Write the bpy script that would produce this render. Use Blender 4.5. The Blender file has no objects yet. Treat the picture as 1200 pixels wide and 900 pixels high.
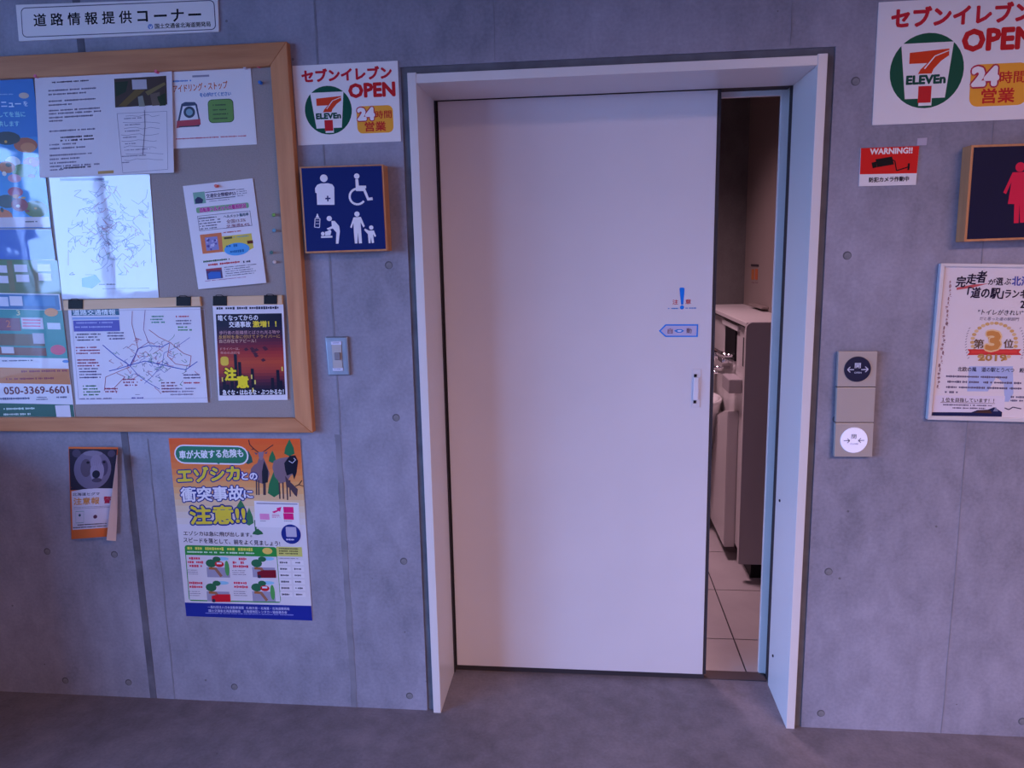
import bpy, bmesh, math, random
from mathutils import Vector, Matrix
random.seed(7)
C = bpy.context.scene
COL = C.collection

# ------------------------------------------------------------------ camera
F_PX, YAW, PITCH, ROLL = 866.2, -0.105427, 0.169818, -0.019859
SC = 2.5
CAMZ = 0.6736 * SC
def axes():
    cy, sy, cp, sp, cr, sr = math.cos(YAW), math.sin(YAW), math.cos(PITCH), math.sin(PITCH), math.cos(ROLL), math.sin(ROLL)
    f = Vector((sy*cp, cy*cp, -sp)); r0 = Vector((cy, -sy, 0)); u0 = r0.cross(f)
    return r0*cr + u0*sr, -r0*sr + u0*cr, f
RX, UX, FX = axes()
CAM = Vector((0, -SC, CAMZ))
cd = bpy.data.cameras.new('camera'); cam = bpy.data.objects.new('camera', cd); COL.objects.link(cam)
cd.sensor_width = 36; cd.lens = 36*F_PX/1200; cd.clip_start = .05; cd.clip_end = 400
cam.matrix_world = Matrix(((RX.x, UX.x, -FX.x, CAM.x), (RX.y, UX.y, -FX.y, CAM.y), (RX.z, UX.z, -FX.z, CAM.z), (0, 0, 0, 1)))
C.camera = cam

# ------------------------------------------------------------------ world, light, exposure
C.view_settings.view_transform = 'Standard'; C.view_settings.look = 'None'
C.view_settings.gamma = 1; C.view_settings.exposure = 0.0; C.view_settings.use_curve_mapping = False
w = bpy.data.worlds.new('world'); C.world = w; w.use_nodes = True
bg = w.node_tree.nodes['Background']
bg.inputs[0].default_value = (0.27, 0.475, 1.0, 1); bg.inputs[1].default_value = 22.5
def area(name, loc, rot, sx, sy, col, power, portal=False):
    l = bpy.data.lights.new(name, 'AREA'); l.shape = 'RECTANGLE'; l.size = sx; l.size_y = sy
    l.color = col; l.energy = power
    if portal: l.cycles.is_portal = True
    o = bpy.data.objects.new(name, l); COL.objects.link(o); o.location = loc; o.rotation_euler = rot
    return o
# the glazed left side of the hall lets the sky in (portal only guides the sampling)
area('sky_portal', (-5.02, -4.45, 1.43), (0, math.radians(-90), 0), 2.7, 5.7, (1, 1, 1), 1, True)
# hall and washroom lamps: shining faces of the fittings built further down
hl = area('hall_lamp', (2.7, -4.2, 3.50), (0, 0, 0), 2.4, 1.2, (1.0, 0.59, 0.50), 300); hl.data.spread = math.radians(158)
wl = area('washroom_lamp', (-0.1, 1.6, 2.90), (0, 0, 0), .5, .5, (1.0, 0.62, 0.74), 21); wl.data.spread = math.radians(118)

# ------------------------------------------------------------------ materials
def lin(h):
    h = h.lstrip('#'); out = []
    for i in (0, 2, 4):
        c = int(h[i:i+2], 16)/255; out.append(c/12.92 if c <= .04045 else ((c+.055)/1.055)**2.4)
    return (*out, 1)
MATS = {}
def ink(h, gloss=0):
    k = (h, gloss)
    if k in MATS: return MATS[k]
    m = bpy.data.materials.new('ink_'+h.strip('#')); m.use_nodes = True
    b = m.node_tree.nodes['Principled BSDF']; b.inputs['Base Color'].default_value = lin(h)
    b.inputs['Roughness'].default_value = (.6, .3, .5)[gloss]
    if gloss < 2: b.inputs['Specular IOR Level'].default_value = .18
    if gloss == 2:
        b.inputs['Coat Weight'].default_value = 1; b.inputs['Coat Roughness'].default_value = .03
        wave_bump(m, b)
    if gloss == 1: b.inputs['Roughness'].default_value = .28
    MATS[k] = m
    return m
def wave_bump(m, b):
    nt = m.node_tree; tc = nt.nodes.new('ShaderNodeTexCoord'); n = nt.nodes.new('ShaderNodeTexNoise'); n.inputs['Scale'].default_value = 5
    bp = nt.nodes.new('ShaderNodeBump'); bp.inputs['Strength'].default_value = .16; bp.inputs['Distance'].default_value = .006
    nt.links.new(tc.outputs['Object'], n.inputs['Vector']); nt.links.new(n.outputs['Fac'], bp.inputs['Height'])
    nt.links.new(bp.outputs['Normal'], b.inputs['Coat Normal'])
def mat(name, col, rough=.5, metal=0, noise=None, bump=0, nscale=20, emit=None, spec=.5):
    m = bpy.data.materials.new(name); m.use_nodes = True; nt = m.node_tree
    b = nt.nodes['Principled BSDF']; b.inputs['Base Color'].default_value = (*col, 1)
    b.inputs['Roughness'].default_value = rough; b.inputs['Metallic'].default_value = metal
    b.inputs['Specular IOR Level'].default_value = spec
    tc = nt.nodes.new('ShaderNodeTexCoord')
    if noise or bump:
        n = nt.nodes.new('ShaderNodeTexNoise'); n.inputs['Scale'].default_value = nscale; n.inputs['Detail'].default_value = 5
        nt.links.new(tc.outputs['Object'], n.inputs['Vector'])
    if noise:
        r = nt.nodes.new('ShaderNodeValToRGB')
        r.color_ramp.elements[0].color = (*col, 1); r.color_ramp.elements[1].color = (*noise, 1)
        r.color_ramp.elements[0].position = .35; r.color_ramp.elements[1].position = .68
        nt.links.new(n.outputs['Fac'], r.inputs[0]); nt.links.new(r.outputs[0], b.inputs['Base Color'])
    if bump:
        bp = nt.nodes.new('ShaderNodeBump'); bp.inputs['Strength'].default_value = bump; bp.inputs['Distance'].default_value = .004
        nt.links.new(n.outputs['Fac'], bp.inputs['Height']); nt.links.new(bp.outputs['Normal'], b.inputs['Normal'])
    if emit:
        b.inputs['Emission Color'].default_value = (*emit[0], 1); b.inputs['Emission Strength'].default_value = emit[1]
    return m
def concrete(name, dark, light, big=1.6, rough=.62, pit=.55):
    """cast concrete: broad mottling, fine grain, a few dark pits"""
    m = bpy.data.materials.new(name); m.use_nodes = True; nt = m.node_tree; N = nt.nodes.new; L = nt.links.new
    b = nt.nodes['Principled BSDF']; b.inputs['Roughness'].default_value = rough
    tc = N('ShaderNodeTexCoord')
    def noise(s, d, dist=0, sc=(1, 1, 1)):
        mp = N('ShaderNodeMapping'); mp.inputs['Scale'].default_value = sc; L(tc.outputs['Object'], mp.inputs[0])
        n = N('ShaderNodeTexNoise'); n.inputs['Scale'].default_value = s; n.inputs['Detail'].default_value = d; n.inputs['Distortion'].default_value = dist
        L(mp.outputs[0], n.inputs['Vector']); return n.outputs['Fac']
    def mix(a, bb, f):
        x = N('ShaderNodeMix'); x.data_type = 'FLOAT'; x.inputs[0].default_value = f; L(a, x.inputs[2]); L(bb, x.inputs[3]); return x.outputs[0]
    n1 = noise(big, 5, .6); n2 = noise(14, 6, .3, (1, 1, .6)); n3 = noise(90, 3)
    f = mix(mix(n1, n2, .45), n3, .22)
    r = N('ShaderNodeValToRGB'); r.color_ramp.elements[0].position = .36; r.color_ramp.elements[1].position = .64
    r.color_ramp.elements[0].color = (*dark, 1); r.color_ramp.elements[1].color = (*light, 1); L(f, r.inputs[0])
    v = N('ShaderNodeTexVoronoi'); v.inputs['Scale'].default_value = 8; v.inputs['Randomness'].default_value = 1; L(tc.outputs['Object'], v.inputs['Vector'])
    lt = N('ShaderNodeMath'); lt.operation = 'LESS_THAN'; lt.inputs[1].default_value = .035; L(v.outputs['Distance'], lt.inputs[0])
    mm = N('ShaderNodeMath'); mm.operation = 'MULTIPLY'; mm.inputs[1].default_value = pit; L(lt.outputs[0], mm.inputs[0])
    x = N('ShaderNodeMix'); x.data_type = 'RGBA'; L(mm.outputs[0], x.inputs[0]); L(r.outputs[0], x.inputs[6]); x.inputs[7].default_value = (.05, .05, .05, 1)
    L(x.outputs[2], b.inputs['Base Color'])
    bp = N('ShaderNodeBump'); bp.inputs['Strength'].default_value = .35; bp.inputs['Distance'].default_value = .003; L(f, bp.inputs['Height']); L(bp.outputs['Normal'], b.inputs['Normal'])
    return m
def woodm(name, a, c, sc=(2, 2, 30), rough=.45):
    m = bpy.data.materials.new(name); m.use_nodes = True; nt = m.node_tree; N = nt.nodes.new; L = nt.links.new
    b = nt.nodes['Principled BSDF']; b.inputs['Roughness'].default_value = rough; b.inputs['Specular IOR Level'].default_value = .3
    tc = N('ShaderNodeTexCoord'); mp = N('ShaderNodeMapping'); mp.inputs['Scale'].default_value = sc; L(tc.outputs['Object'], mp.inputs[0])
    n = N('ShaderNodeTexNoise'); n.inputs['Scale'].default_value = 3; n.inputs['Detail'].default_value = 6; L(mp.outputs[0], n.inputs['Vector'])
    r = N('ShaderNodeValToRGB'); r.color_ramp.elements[0].color = (*a, 1); r.color_ramp.elements[1].color = (*c, 1)
    r.color_ramp.elements[0].position = .3; r.color_ramp.elements[1].position = .7
    L(n.outputs['Fac'], r.inputs[0]); L(r.outputs[0], b.inputs['Base Color'])
    return m
M_CON = concrete('cast_concrete', (.18, .18, .245), (.325, .32, .43))
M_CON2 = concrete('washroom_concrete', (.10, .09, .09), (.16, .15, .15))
M_FLOOR = concrete('floor_concrete', (.125, .115, .145), (.235, .215, .27), 3.0, .55, .4)
M_SEAL = mat('joint_mortar', (.13, .135, .17), .8, noise=(.09, .09, .12), bump=.3, nscale=14)
M_SEAM = mat('seam_dark', (.17, .17, .225), .8, noise=(.25, .25, .32), nscale=9)
M_HOLE = mat('plug_mortar', (.22, .22, .26), .85, noise=(.16, .16, .19), nscale=40)
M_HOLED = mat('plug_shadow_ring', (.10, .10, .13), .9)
M_FRAME = mat('painted_steel', (.68, .66, .70), .33, spec=.5)
M_DOOR = mat('door_laminate', (.66, .63, .70), .42, noise=(.63, .605, .675), nscale=3)
M_GASKET = mat('rubber_gasket', (.025, .02, .03), .7)
M_WOODV = woodm('oak_upright', (.50, .20, .085), (.64, .29, .13), (14, 14, 1.2))
M_WOODH = woodm('oak_rail', (.44, .17, .07), (.57, .25, .11), (1.2, 14, 14))
M_WOODP = woodm('pale_batten', (.66, .42, .24), (.74, .50, .31), (1.2, 14, 14))
M_BOARD = mat('board_fabric', (.33, .285, .29), .9, noise=(.30, .26, .265), bump=.25, nscale=220)
M_STEEL = mat('brushed_steel', (.55, .56, .60), .28, 1, noise=(.48, .49, .54), nscale=60)
M_ALU = mat('satin_aluminium', (.72, .73, .80), .32, .35)
M_CHROME = mat('chrome', (.85, .85, .88), .06, 1)
M_PANELM = mat('button_housing', (.44, .41, .41), .42, .3)
M_WALLP = mat('washroom_panel', (.27, .215, .20), .5)
M_UNIT = mat('unit_laminate', (.62, .58, .58), .35)
M_UNITD = mat('unit_end_laminate', (.40, .36, .38), .5)
M_CERAM = mat('glazed_ceramic', (.8, .78, .78), .12)
M_TILE = mat('floor_tile_ceramic', (.50, .45, .46), .38, noise=(.45, .40, .415), nscale=6)
M_GROUT = mat('tile_grout', (.05, .04, .045), .9)
M_SILL = mat('sill_metal', (.10, .07, .075), .6, .3)
M_CEIL = mat('ceiling_board', (.22, .21, .22), .8, bump=.1)
M_PLAST = mat('hall_plaster', (.26, .25, .28), .8, bump=.1)
M_DARKP = mat('dark_plastic', (.012, .011, .015), .5, spec=.15)
M_BROWN = mat('brown_vinyl', (.10, .035, .025), .45)
M_LAMP = mat('lamp_diffuser', (.8, .8, .8), .5, emit=((1.0, .62, .86), 6))
M_GREEN = mat('outdoor_leaves', (.02, .035, .02), .8, noise=(.04, .06, .03), nscale=5)
M_GRASS = mat('outdoor_ground', (.07, .075, .06), .9, noise=(.10, .10, .08), nscale=1)
M_BARK = mat('outdoor_bark', (.05, .04, .035), .9)
gm = bpy.data.materials.new('window_glass'); gm.use_nodes = True
_nt = gm.node_tree; _nt.nodes.remove(_nt.nodes['Principled BSDF'])
_t = _nt.nodes.new('ShaderNodeBsdfTransparent'); _g = _nt.nodes.new('ShaderNodeBsdfGlossy'); _g.inputs['Roughness'].default_value = 0
_x = _nt.nodes.new('ShaderNodeMixShader'); _x.inputs[0].default_value = .07
_nt.links.new(_t.outputs[0], _x.inputs[1]); _nt.links.new(_g.outputs[0], _x.inputs[2]); _nt.links.new(_x.outputs[0], _nt.nodes['Material Output'].inputs[0])

# ------------------------------------------------------------------ object helpers
def thing(name, label=None, cat=None, loc=(0, 0, 0), group=None, kind=None):
    o = bpy.data.objects.new(name, None); COL.objects.link(o); o.location = loc; o.empty_display_size = .05
    if label: o['label'] = label
    if cat: o['category'] = cat
    if group: o['group'] = group
    if kind: o['kind'] = kind
    return o
def wloc(o):
    v = Vector(o.location)
    while o.parent: o = o.parent; v += Vector(o.location)
    return v
def link(name, bm, mats, parent=None, smooth=False, loc=None, **props):
    """mesh built in world coordinates -> object with its origin at its parent (or its own centre)"""
    me = bpy.data.meshes.new(name)
    if not isinstance(mats, (list, tuple)): mats = [mats]
    if loc is None: loc = wloc(parent) if parent else Vector((0, 0, 0))
    bmesh.ops.translate(bm, verts=bm.verts, vec=-Vector(loc))
    bm.to_mesh(me); bm.free()
    for m in mats: me.materials.append(m)
    if smooth:
        for p in me.polygons: p.use_smooth = True
    o = bpy.data.objects.new(name, me); COL.objects.link(o)
    if parent:
        o.parent = parent; o.location = Vector(loc) - wloc(parent)
    else: o.location = loc
    for k, v in props.items(): o[k] = v
    return o
def hexa(bm, front, back, mi=0):
    """solid between two quads (same order)"""
    a = [bm.verts.new(p) for p in front]; b = [bm.verts.new(p) for p in back]
    n = len(a); fs = [bm.faces.new(a), bm.faces.new(b[::-1])]
    for i in range(n): fs.append(bm.faces.new((a[i], b[i], b[(i+1) % n], a[(i+1) % n])))
    for f in fs: f.material_index = mi
    return fs
def boxm(bm, x0, x1, y0, y1, z0, z1, bevel=0, mi=0):
    t = bmesh.new()
    hexa(t, [(x0, y0, z0), (x1, y0, z0), (x1, y0, z1), (x0, y0, z1)], [(x0, y1, z0), (x1, y1, z0), (x1, y1, z1), (x0, y1, z1)], mi)
    bmesh.ops.recalc_face_normals(t, faces=t.faces)
    if bevel: bmesh.ops.bevel(t, geom=t.edges[:], offset=bevel, segments=2, affect='EDGES', profile=.5)
    me = bpy.data.meshes.new('t'); t.to_mesh(me); t.free(); bm.from_mesh(me); bpy.data.meshes.remove(me)
def box(name, x0, x1, y0, y1, z0, z1, m, parent=None, bevel=0, **kw):
    bm = bmesh.new(); boxm(bm, x0, x1, y0, y1, z0, z1, bevel); return link(name, bm, m, parent, **kw)
def cyl(bm, a, b, r, n=14, r2=None, cap=True):
    a, b = Vector(a), Vector(b); d = (b-a).normalized(); s = d.cross(Vector((0, 0, 1)) if abs(d.z) < .9 else Vector((1, 0, 0))).normalized(); t = d.cross(s)
    r2 = r if r2 is None else r2
    A = [bm.verts.new(a+(s*math.cos(i*2*math.pi/n)+t*math.sin(i*2*math.pi/n))*r) for i in range(n)]
    B = [bm.verts.new(b+(s*math.cos(i*2*math.pi/n)+t*math.sin(i*2*math.pi/n))*r2) for i in range(n)]
    for i in range(n): bm.faces.new((A[i], A[(i+1) % n], B[(i+1) % n], B[i]))
    if cap: bm.faces.new(A[::-1]); bm.faces.new(B)
def tube(bm, pts, r, n=10):
    for p, q in zip(pts, pts[1:]): cyl(bm, p, q, r, n)
    for p in pts: bmesh.ops.create_icosphere(bm, subdivisions=1, radius=r, matrix=Matrix.Translation(p))
def P(x, y, d=0):
    """point of the photographed wall's plane (moved d towards the viewer) seen at photo position x, y"""
    v = FX + RX*((x-600)/F_PX) - UX*((y-450)/F_PX)
    return CAM + v*((SC-d)/v.y)

# ------------------------------------------------------------------ flat print on sheets
TXT = {}
def glyphs(s, bold):
    k = (s, bold)
    if k not in TXT:
        c = bpy.data.curves.new('t', 'FONT'); c.body = s; c.resolution_u = 2; c.fill_mode = 'FRONT'
        o = bpy.data.objects.new('t', c); COL.objects.link(o)
        me = bpy.data.meshes.new_from_object(o.evaluated_get(bpy.context.evaluated_depsgraph_get()))
        vs = [v.co.xy.copy() for v in me.vertices]; fs = [tuple(p.vertices) for p in me.polygons]
        bpy.data.objects.remove(o); bpy.data.curves.remove(c); bpy.data.meshes.remove(me)
        TXT[k] = (vs, fs)
    return TXT[k]
class Sheet:
    """a sheet with its print. Coordinates are read in a frame (ox, oy, scale) of the photo; the sheet lies d in front of the wall plane."""
    def __init__(s, root, quad, crop=(0, 0, 1), d=.003, gloss=0, bend=None, uv=False):
        s.root, s.q, s.c, s.d, s.g, s.bend, s.uv = root, [Vector(p) for p in quad], crop, d, gloss, bend, uv
        if uv: s.ex, s.ey = Vector((1, 0)), Vector((0, 1))
        else:
            s.ex = (s.q[1]-s.q[0]+s.q[2]-s.q[3]).normalized(); s.ey = (s.q[3]-s.q[0]+s.q[2]-s.q[1]).normalized()
            s.W = (s.q[1]-s.q[0]).length; s.H = (s.q[3]-s.q[0]).length
        s.bm = None
    def bil(s, u, v):
        a, b, c, d = s.q; return (a*(1-u)+b*u)*(1-v)+(d*(1-u)+c*u)*v
    def w(s, x, y, layer=0, extra=0):
        if s.uv: p = s.bil(x, y); u, v = x, y
        else:
            p = Vector((x, y)); r = p-s.q[0]; det = s.ex.x*s.ey.y-s.ex.y*s.ey.x
            u = (r.x*s.ey.y-r.y*s.ey.x)/det/s.W; v = (s.ex.x*r.y-s.ex.y*r.x)/det/s.H
        d = s.d+extra+layer*.00022+(s.bend(u, v) if s.bend else 0)
        ox, oy, k = s.c
        return P(ox+p.x/k, oy+p.y/k, d)
    def body(s, name, col, t=.0015, n=(1, 1), m=None, **kw):
        bm = bmesh.new(); nx, ny = n; F, B = [], []
        for j in range(ny+1):
            for i in range(nx+1):
                u, v = i/nx, j/ny
                p = s.bil(u, v); x, y = (u, v) if s.uv else (p.x, p.y)
                a = s.w(x, y); F.append(bm.verts.new(a)); B.append(bm.verts.new(a+Vector((0, t, 0))))
        ix = lambda i, j: j*(nx+1)+i
        for j in range(ny):
            for i in range(nx):
                bm.faces.new([F[ix(i, j)], F[ix(i, j+1)], F[ix(i+1, j+1)], F[ix(i+1, j)]])
                bm.faces.new([B[ix(i, j)], B[ix(i+1, j)], B[ix(i+1, j+1)], B[ix(i, j+1)]])
        per = [ix(i, 0) for i in range(nx)]+[ix(nx, j) for j in range(ny)]+[ix(i, ny) for i in range(nx, 0, -1)]+[ix(0, j) for j in range(ny, 0, -1)]
        for a, b in zip(per, per[1:]+per[:1]): bm.faces.new([F[a], F[b], B[b], B[a]])
        return link(name, bm, m or ink(col, s.g), s.root, smooth=False, **kw)
    def part(s, name, **kw):
        if name in ('small_print', 'map_lines', 'map_labels', 'road_lines', 'body_text', 'vertical_script'): kw['kind'] = 'stuff'
        s.flush(); s.bm, s.name, s.mats, s.kw = bmesh.new(), name, [], kw; return s
    def flush(s):
        if s.bm is not None and len(s.bm.verts): link(s.name, s.bm, s.mats, s.root, **s.kw)
        s.bm = None
    def mi(s, col):
        m = col if not isinstance(col, str) else ink(col, s.g)
        if m not in s.mats: s.mats.append(m)
        return s.mats.index(m)
    def poly(s, pts, col, layer=1):
        s.k = (getattr(s, 'k', 0)+1) % 120; layer = layer+s.k*.003
        if s.bend:
            step = .09 if s.uv else .09*max(s.W, s.H)
            xs = [p[0] for p in pts]; ys_ = [p[1] for p in pts]; ext = max(max(xs)-min(xs), max(ys_)-min(ys_))
            if ext > step:
                t = bmesh.new(); f = t.faces.new([t.verts.new((p[0], p[1], 0)) for p in pts])
                bmesh.ops.triangulate(t, faces=[f])
                for _ in range(4):
                    le = [e for e in t.edges if e.calc_length() > step]
                    if not le: break
                    bmesh.ops.subdivide_edges(t, edges=le, cuts=1); bmesh.ops.triangulate(t, faces=t.faces[:])
                mi = s.mi(col); m = {v: s.bm.verts.new(s.w(v.co.x, v.co.y, layer)) for v in t.verts}
                for f in t.faces:
                    g = s.bm.faces.new([m[v] for v in f.verts]); g.material_index = mi; g.normal_update()
                    if g.normal.y > 0: g.normal_flip()
                t.free(); return
        vs = [s.bm.verts.new(s.w(x, y, layer)) for x, y in pts]
        f = s.bm.faces.new(vs)
        f.material_index = s.mi(col)
        if f.calc_center_median().y and (f.normal_update() or f.normal.y > 0): f.normal_flip()
        if len(vs) > 4: bmesh.ops.triangulate(s.bm, faces=[f])
    def rect(s, x, y, w, h, col, layer=1, n=(1, 1)):
        e, g = s.ex, s.ey; o = Vector((x, y)); nx, ny = n
        for i in range(nx):
            for j in range(ny):
                q = [o+e*(w*(i+a)/nx)+g*(h*(j+b)/ny) for a, b in ((0, 0), (0, 1), (1, 1), (1, 0))]
                s.poly(q, col, layer)
    def rrect(s, x, y, w, h, r, col, layer=1):
        o = Vector((x, y)); pts = []
        for cx, cy, a0 in ((w-r, r, -90), (w-r, h-r, 0), (r, h-r, 90), (r, r, 180)):
            for k in range(5):
                a = math.radians(a0+k*22.5); pts.append(o+s.ex*(cx+r*math.cos(a))+s.ey*(cy+r*math.sin(a)))
        s.poly(pts, col, layer)
    def disc(s, cx, cy, rx, ry, col, layer=1, n=24, a0=0, a1=360):
        pts = [Vector((cx, cy))+s.ex*(rx*math.cos(math.radians(a0+(a1-a0)*k/n)))+s.ey*(ry*math.sin(math.radians(a0+(a1-a0)*k/n))) for k in range(n if a1-a0 == 360 else n+1)]
        s.poly(pts, col, layer)
    def line(s, pts, wd, col, layer=1):
        for a, b in zip(pts, pts[1:]):
            a, b = Vector(a), Vector(b)
            if (b-a).length < 1e-6: continue
            t = (b-a).normalized(); nrm = Vector((-t.y, t.x))*wd/2
            s.poly([a+nrm, b+nrm, b-nrm, a-nrm], col, layer)
    def ring(s, x, y, w, h, t, col, layer=1):
        s.rect(x, y, w, t, col, layer); o = Vector((x, y))
        q = o+s.ey*(h-t); s.rect(q.x, q.y, w, t, col, layer); s.rect(x, y, t, h, col, layer); q = o+s.ex*(w-t); s.rect(q.x, q.y, t, h, col, layer)
    def text(s, t, x, y, w, h, col, layer=2, bold=.012, outline=None, ow=.06, skew=0, rot=0):
        """glyphs fitted to the box whose top left corner is x, y"""
        if outline: s.text(t, x, y, w, h, outline, layer-1, bold+ow, skew=skew, rot=rot)
        vs, fs = glyphs(t, 0)
        x0 = min(v.x for v in vs); x1 = max(v.x for v in vs); y0 = min(v.y for v in vs); y1 = max(v.y for v in vs)
        ex, ey = s.ex, s.ey
        if rot:
            a = math.radians(rot); ex = Vector((ex.x*math.cos(a)-ex.y*math.sin(a), ex.x*math.sin(a)+ex.y*math.cos(a)))
        o = Vector((x, y)); mi = s.mi(col)
        em = h/max(y1-y0, .3) if len(t) > 1 or y1-y0 > .4 else w/max(x1-x0, .3)
        kx = em*(1 if not s.uv else .71)
        nd = 1 if bold < .004 else (6 if bold < .05 else 12)
        for kk in range(nd):
            aa = kk*2*math.pi/nd; rr = bold if nd > 1 else 0
            dx, dy = rr*math.cos(aa)*kx, rr*math.sin(aa)*em; nv = []
            for v in vs:
                a = (v.x-x0)/(x1-x0)*w+dx; b = (y1-v.y)/max(y1-y0, 1e-6)*h+dy
                q = o+ex*(a+skew*(h-b))+ey*b; nv.append(s.bm.verts.new(s.w(q.x, q.y, layer+kk*.04)))
            for f in fs:
                try: s.bm.faces.new([nv[i] for i in f[::-1]]).material_index = mi
                except ValueError: pass
    def marks(s, x, y, w, h, rows, col, layer=1, fill=.55, ragged=.25):
        """lines of print too small to read: one blot per character"""
        ph = h/rows; ch = ph*fill
        for r in range(rows):
            a = 0; end = w*(1-random.random()*ragged)
            while a < end-ch*.5:
                cw = ch*random.uniform(.55, 1.0)
                if random.random() > .1:
                    hh = ch*random.uniform(.55, 1); q = Vector((x, y))+s.ex*a+s.ey*(r*ph+(ch-hh)/2)
                    s.rect(q.x, q.y, cw*.8, hh, col, layer)
                a += cw
def flat(name, label, cat, quad, crop=(0, 0, 1), d=.003, gloss=0, bend=None, uv=False, **kw):
    ox, oy, k = crop
    bx = sum(p[0] for p in quad[2:])/2; by = sum(p[1] for p in quad[2:])/2
    root = thing(name, label, cat, P(ox+bx/k, oy+by/k, d), **kw)
    return root, Sheet(root, quad, crop, d, gloss, bend, uv)
def slab(name, quad, crop, d0, d1, m, parent=None, bevel=0, **kw):
    """solid plate whose front face fills the quad at depth d1, going straight back to depth d0"""
    ox, oy, k = crop; fr = [P(ox+x/k, oy+y/k, d1) for x, y in quad]
    bk = [p+Vector((0, d1-d0, 0)) for p in fr]; bm = bmesh.new(); hexa(bm, fr, bk)
    bmesh.ops.recalc_face_normals(bm, faces=bm.faces)
    if bevel: bmesh.ops.bevel(bm, geom=bm.edges[:], offset=bevel, segments=2, affect='EDGES', profile=.5)
    return link(name, bm, m, parent, **kw)

# ================================================================== SETTING
S = dict(kind='structure')
XL, XR, ZT = -.585, .729, 2.276          # outside of the door frame
G = .026                                  # mortar joint round it
TH = .42
bm = bmesh.new()
for a in ((-2.95, XL-G, 0, 3.6), (XR+G, 4.2, 0, 3.6), (XL-G, XR+G, ZT+G, 3.6)):
    boxm(bm, a[0], a[1], 0, TH, a[2], a[3])
wall = link('wall_back', bm, M_CON, **S)
bm = bmesh.new()
boxm(bm, XL-G, XL, .006, .1, 0, ZT+G); boxm(bm, XR, XR+G, .006, .1, 0, ZT+G); boxm(bm, XL, XR, .006, .1, ZT, ZT+G)
link('mortar_joint', bm, M_SEAL, wall)
# pour seams: shallow fins left by the formwork
def seam(x, wd, z0, z1, d=.0012, m=M_SEAM, lean=0):
    bm = bmesh.new(); n = 26
    L = []; R = []
    for i in range(n+1):
        z = z0+(z1-z0)*i/n; j = random.uniform(-.0015, .0015); k = wd*random.uniform(.75, 1.1)/2
        L.append((x+j-k+lean*i/n, z)); R.append((x+j+k+lean*i/n, z))
    for i in range(n):
        hexa(bm, [(L[i][0], -d, L[i][1]), (R[i][0], -d, R[i][1]), (R[i+1][0], -d, R[i+1][1]), (L[i+1][0], -d, L[i+1][1])],
             [(L[i][0], .001, L[i][1]), (R[i][0], .001, R[i][1]), (R[i+1][0], .001, R[i+1][1]), (L[i+1][0], .001, L[i+1][1])])
    bmesh.ops.recalc_face_normals(bm, faces=bm.faces)
    link('form_seam', bm, m, wall)
seam(-.886, .007, 1.07, 3.5); seam(-.895, .024, 0, 1.07, m=M_SEAM)
seam(1.232, .003, 0, 3.5); seam(-1.62, .005, 0, 1.05); seam(.62, .003, 2.31, 3.5); seam(-.3, .003, 2.31, 3.5)
bm = bmesh.new(); boxm(bm, -1.722, -1.695, -.0015, .01, 0, 3.5, .0005); link('sealed_crack', bm, mat('crack_filler', (.085, .085, .12), .85, noise=(.15, .15, .20), nscale=12), wall)
# form tie holes: flat plugs, a dark off-centre ring paints the recess shade
plug = None
for x in (-2.075, -1.806, -1.367, -.676, .821, 1.493, 2.1, -2.5):
    for z in (.06, .598, 1.136, 1.668, 2.198, 2.74):
        if plug is None:
            bm = bmesh.new()
            cyl(bm, (0, 0, 0), (0, -.0006, 0), .0135, 20)
            bmesh.ops.create_cone(bm, segments=16, radius1=.0105, radius2=.0105, depth=.0006, cap_ends=True, matrix=Matrix.Translation((.0012, -.0008, -.0012)) @ Matrix.Rotation(math.pi/2, 4, 'X'))
            me = bpy.data.meshes.new('tie_hole'); bm.faces.ensure_lookup_table()
            for f in bm.faces[:]: f.material_index = 0
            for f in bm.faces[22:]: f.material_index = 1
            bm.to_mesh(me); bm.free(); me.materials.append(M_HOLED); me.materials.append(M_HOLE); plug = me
        o = bpy.data.objects.new('tie_hole', plug); COL.objects.link(o); o.parent = wall; o.location = (x+random.uniform(-.004, .004), 0, z+random.uniform(-.004, .004))
# hall floor, ceiling and other walls
box('floor', -5.2, 4.4, -8.2, .30, -.12, 0, M_FLOOR, **S)
box('ceiling', -5.2, 4.4, -8.2, 0, 3.6, 3.72, M_CEIL, **S)
box('wall_right', 4.2, 4.4, -8.2, 0, 0, 3.6, M_PLAST, **S)
box('wall_front', -5.2, 4.4, -8.3, -8.1, 0, 3.6, M_PLAST, **S)
bm = bmesh.new(); boxm(bm, -5.2, -5.0, -8.2, -7.3, 0, 3.6); boxm(bm, -5.2, -5.0, -1.6, 0, 0, 3.6); boxm(bm, -5.2, -5.0, -7.3, -1.6, 2.78, 3.6); boxm(bm, -5.2, -5.0, -7.3, -1.6, 0, .08)
link('wall_left', bm, M_PLAST, **S)
box('wall_left_return', -5.0, -2.95, 0, .3, 0, 3.6, M_CON, **S)
box('shade_stub_left', -2.95, -2.72, -.35, 0, 0, 3.6, M_CON, **S)  # unseen full-height stub, added to shade the left of the back wall
box('shade_low_left', -2.72, -2.58, -1.15, 0, 0, 1.18, M_CON, **S)  # unseen low partition, added to darken the lower left of the wall
win = thing('window_1', loc=(-5.1, -4.75, .08), kind='structure')
ys = [-7.3+1.14*i for i in range(6)]
for y in ys: box('mullion', -5.14, -5.06, y-.03, y+.03, .08, 2.78, M_STEEL, win)
for z in (.08, 2.72): box('transom', -5.13, -5.07, -7.3, -1.6, z, z+.06, M_STEEL, win)
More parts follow.
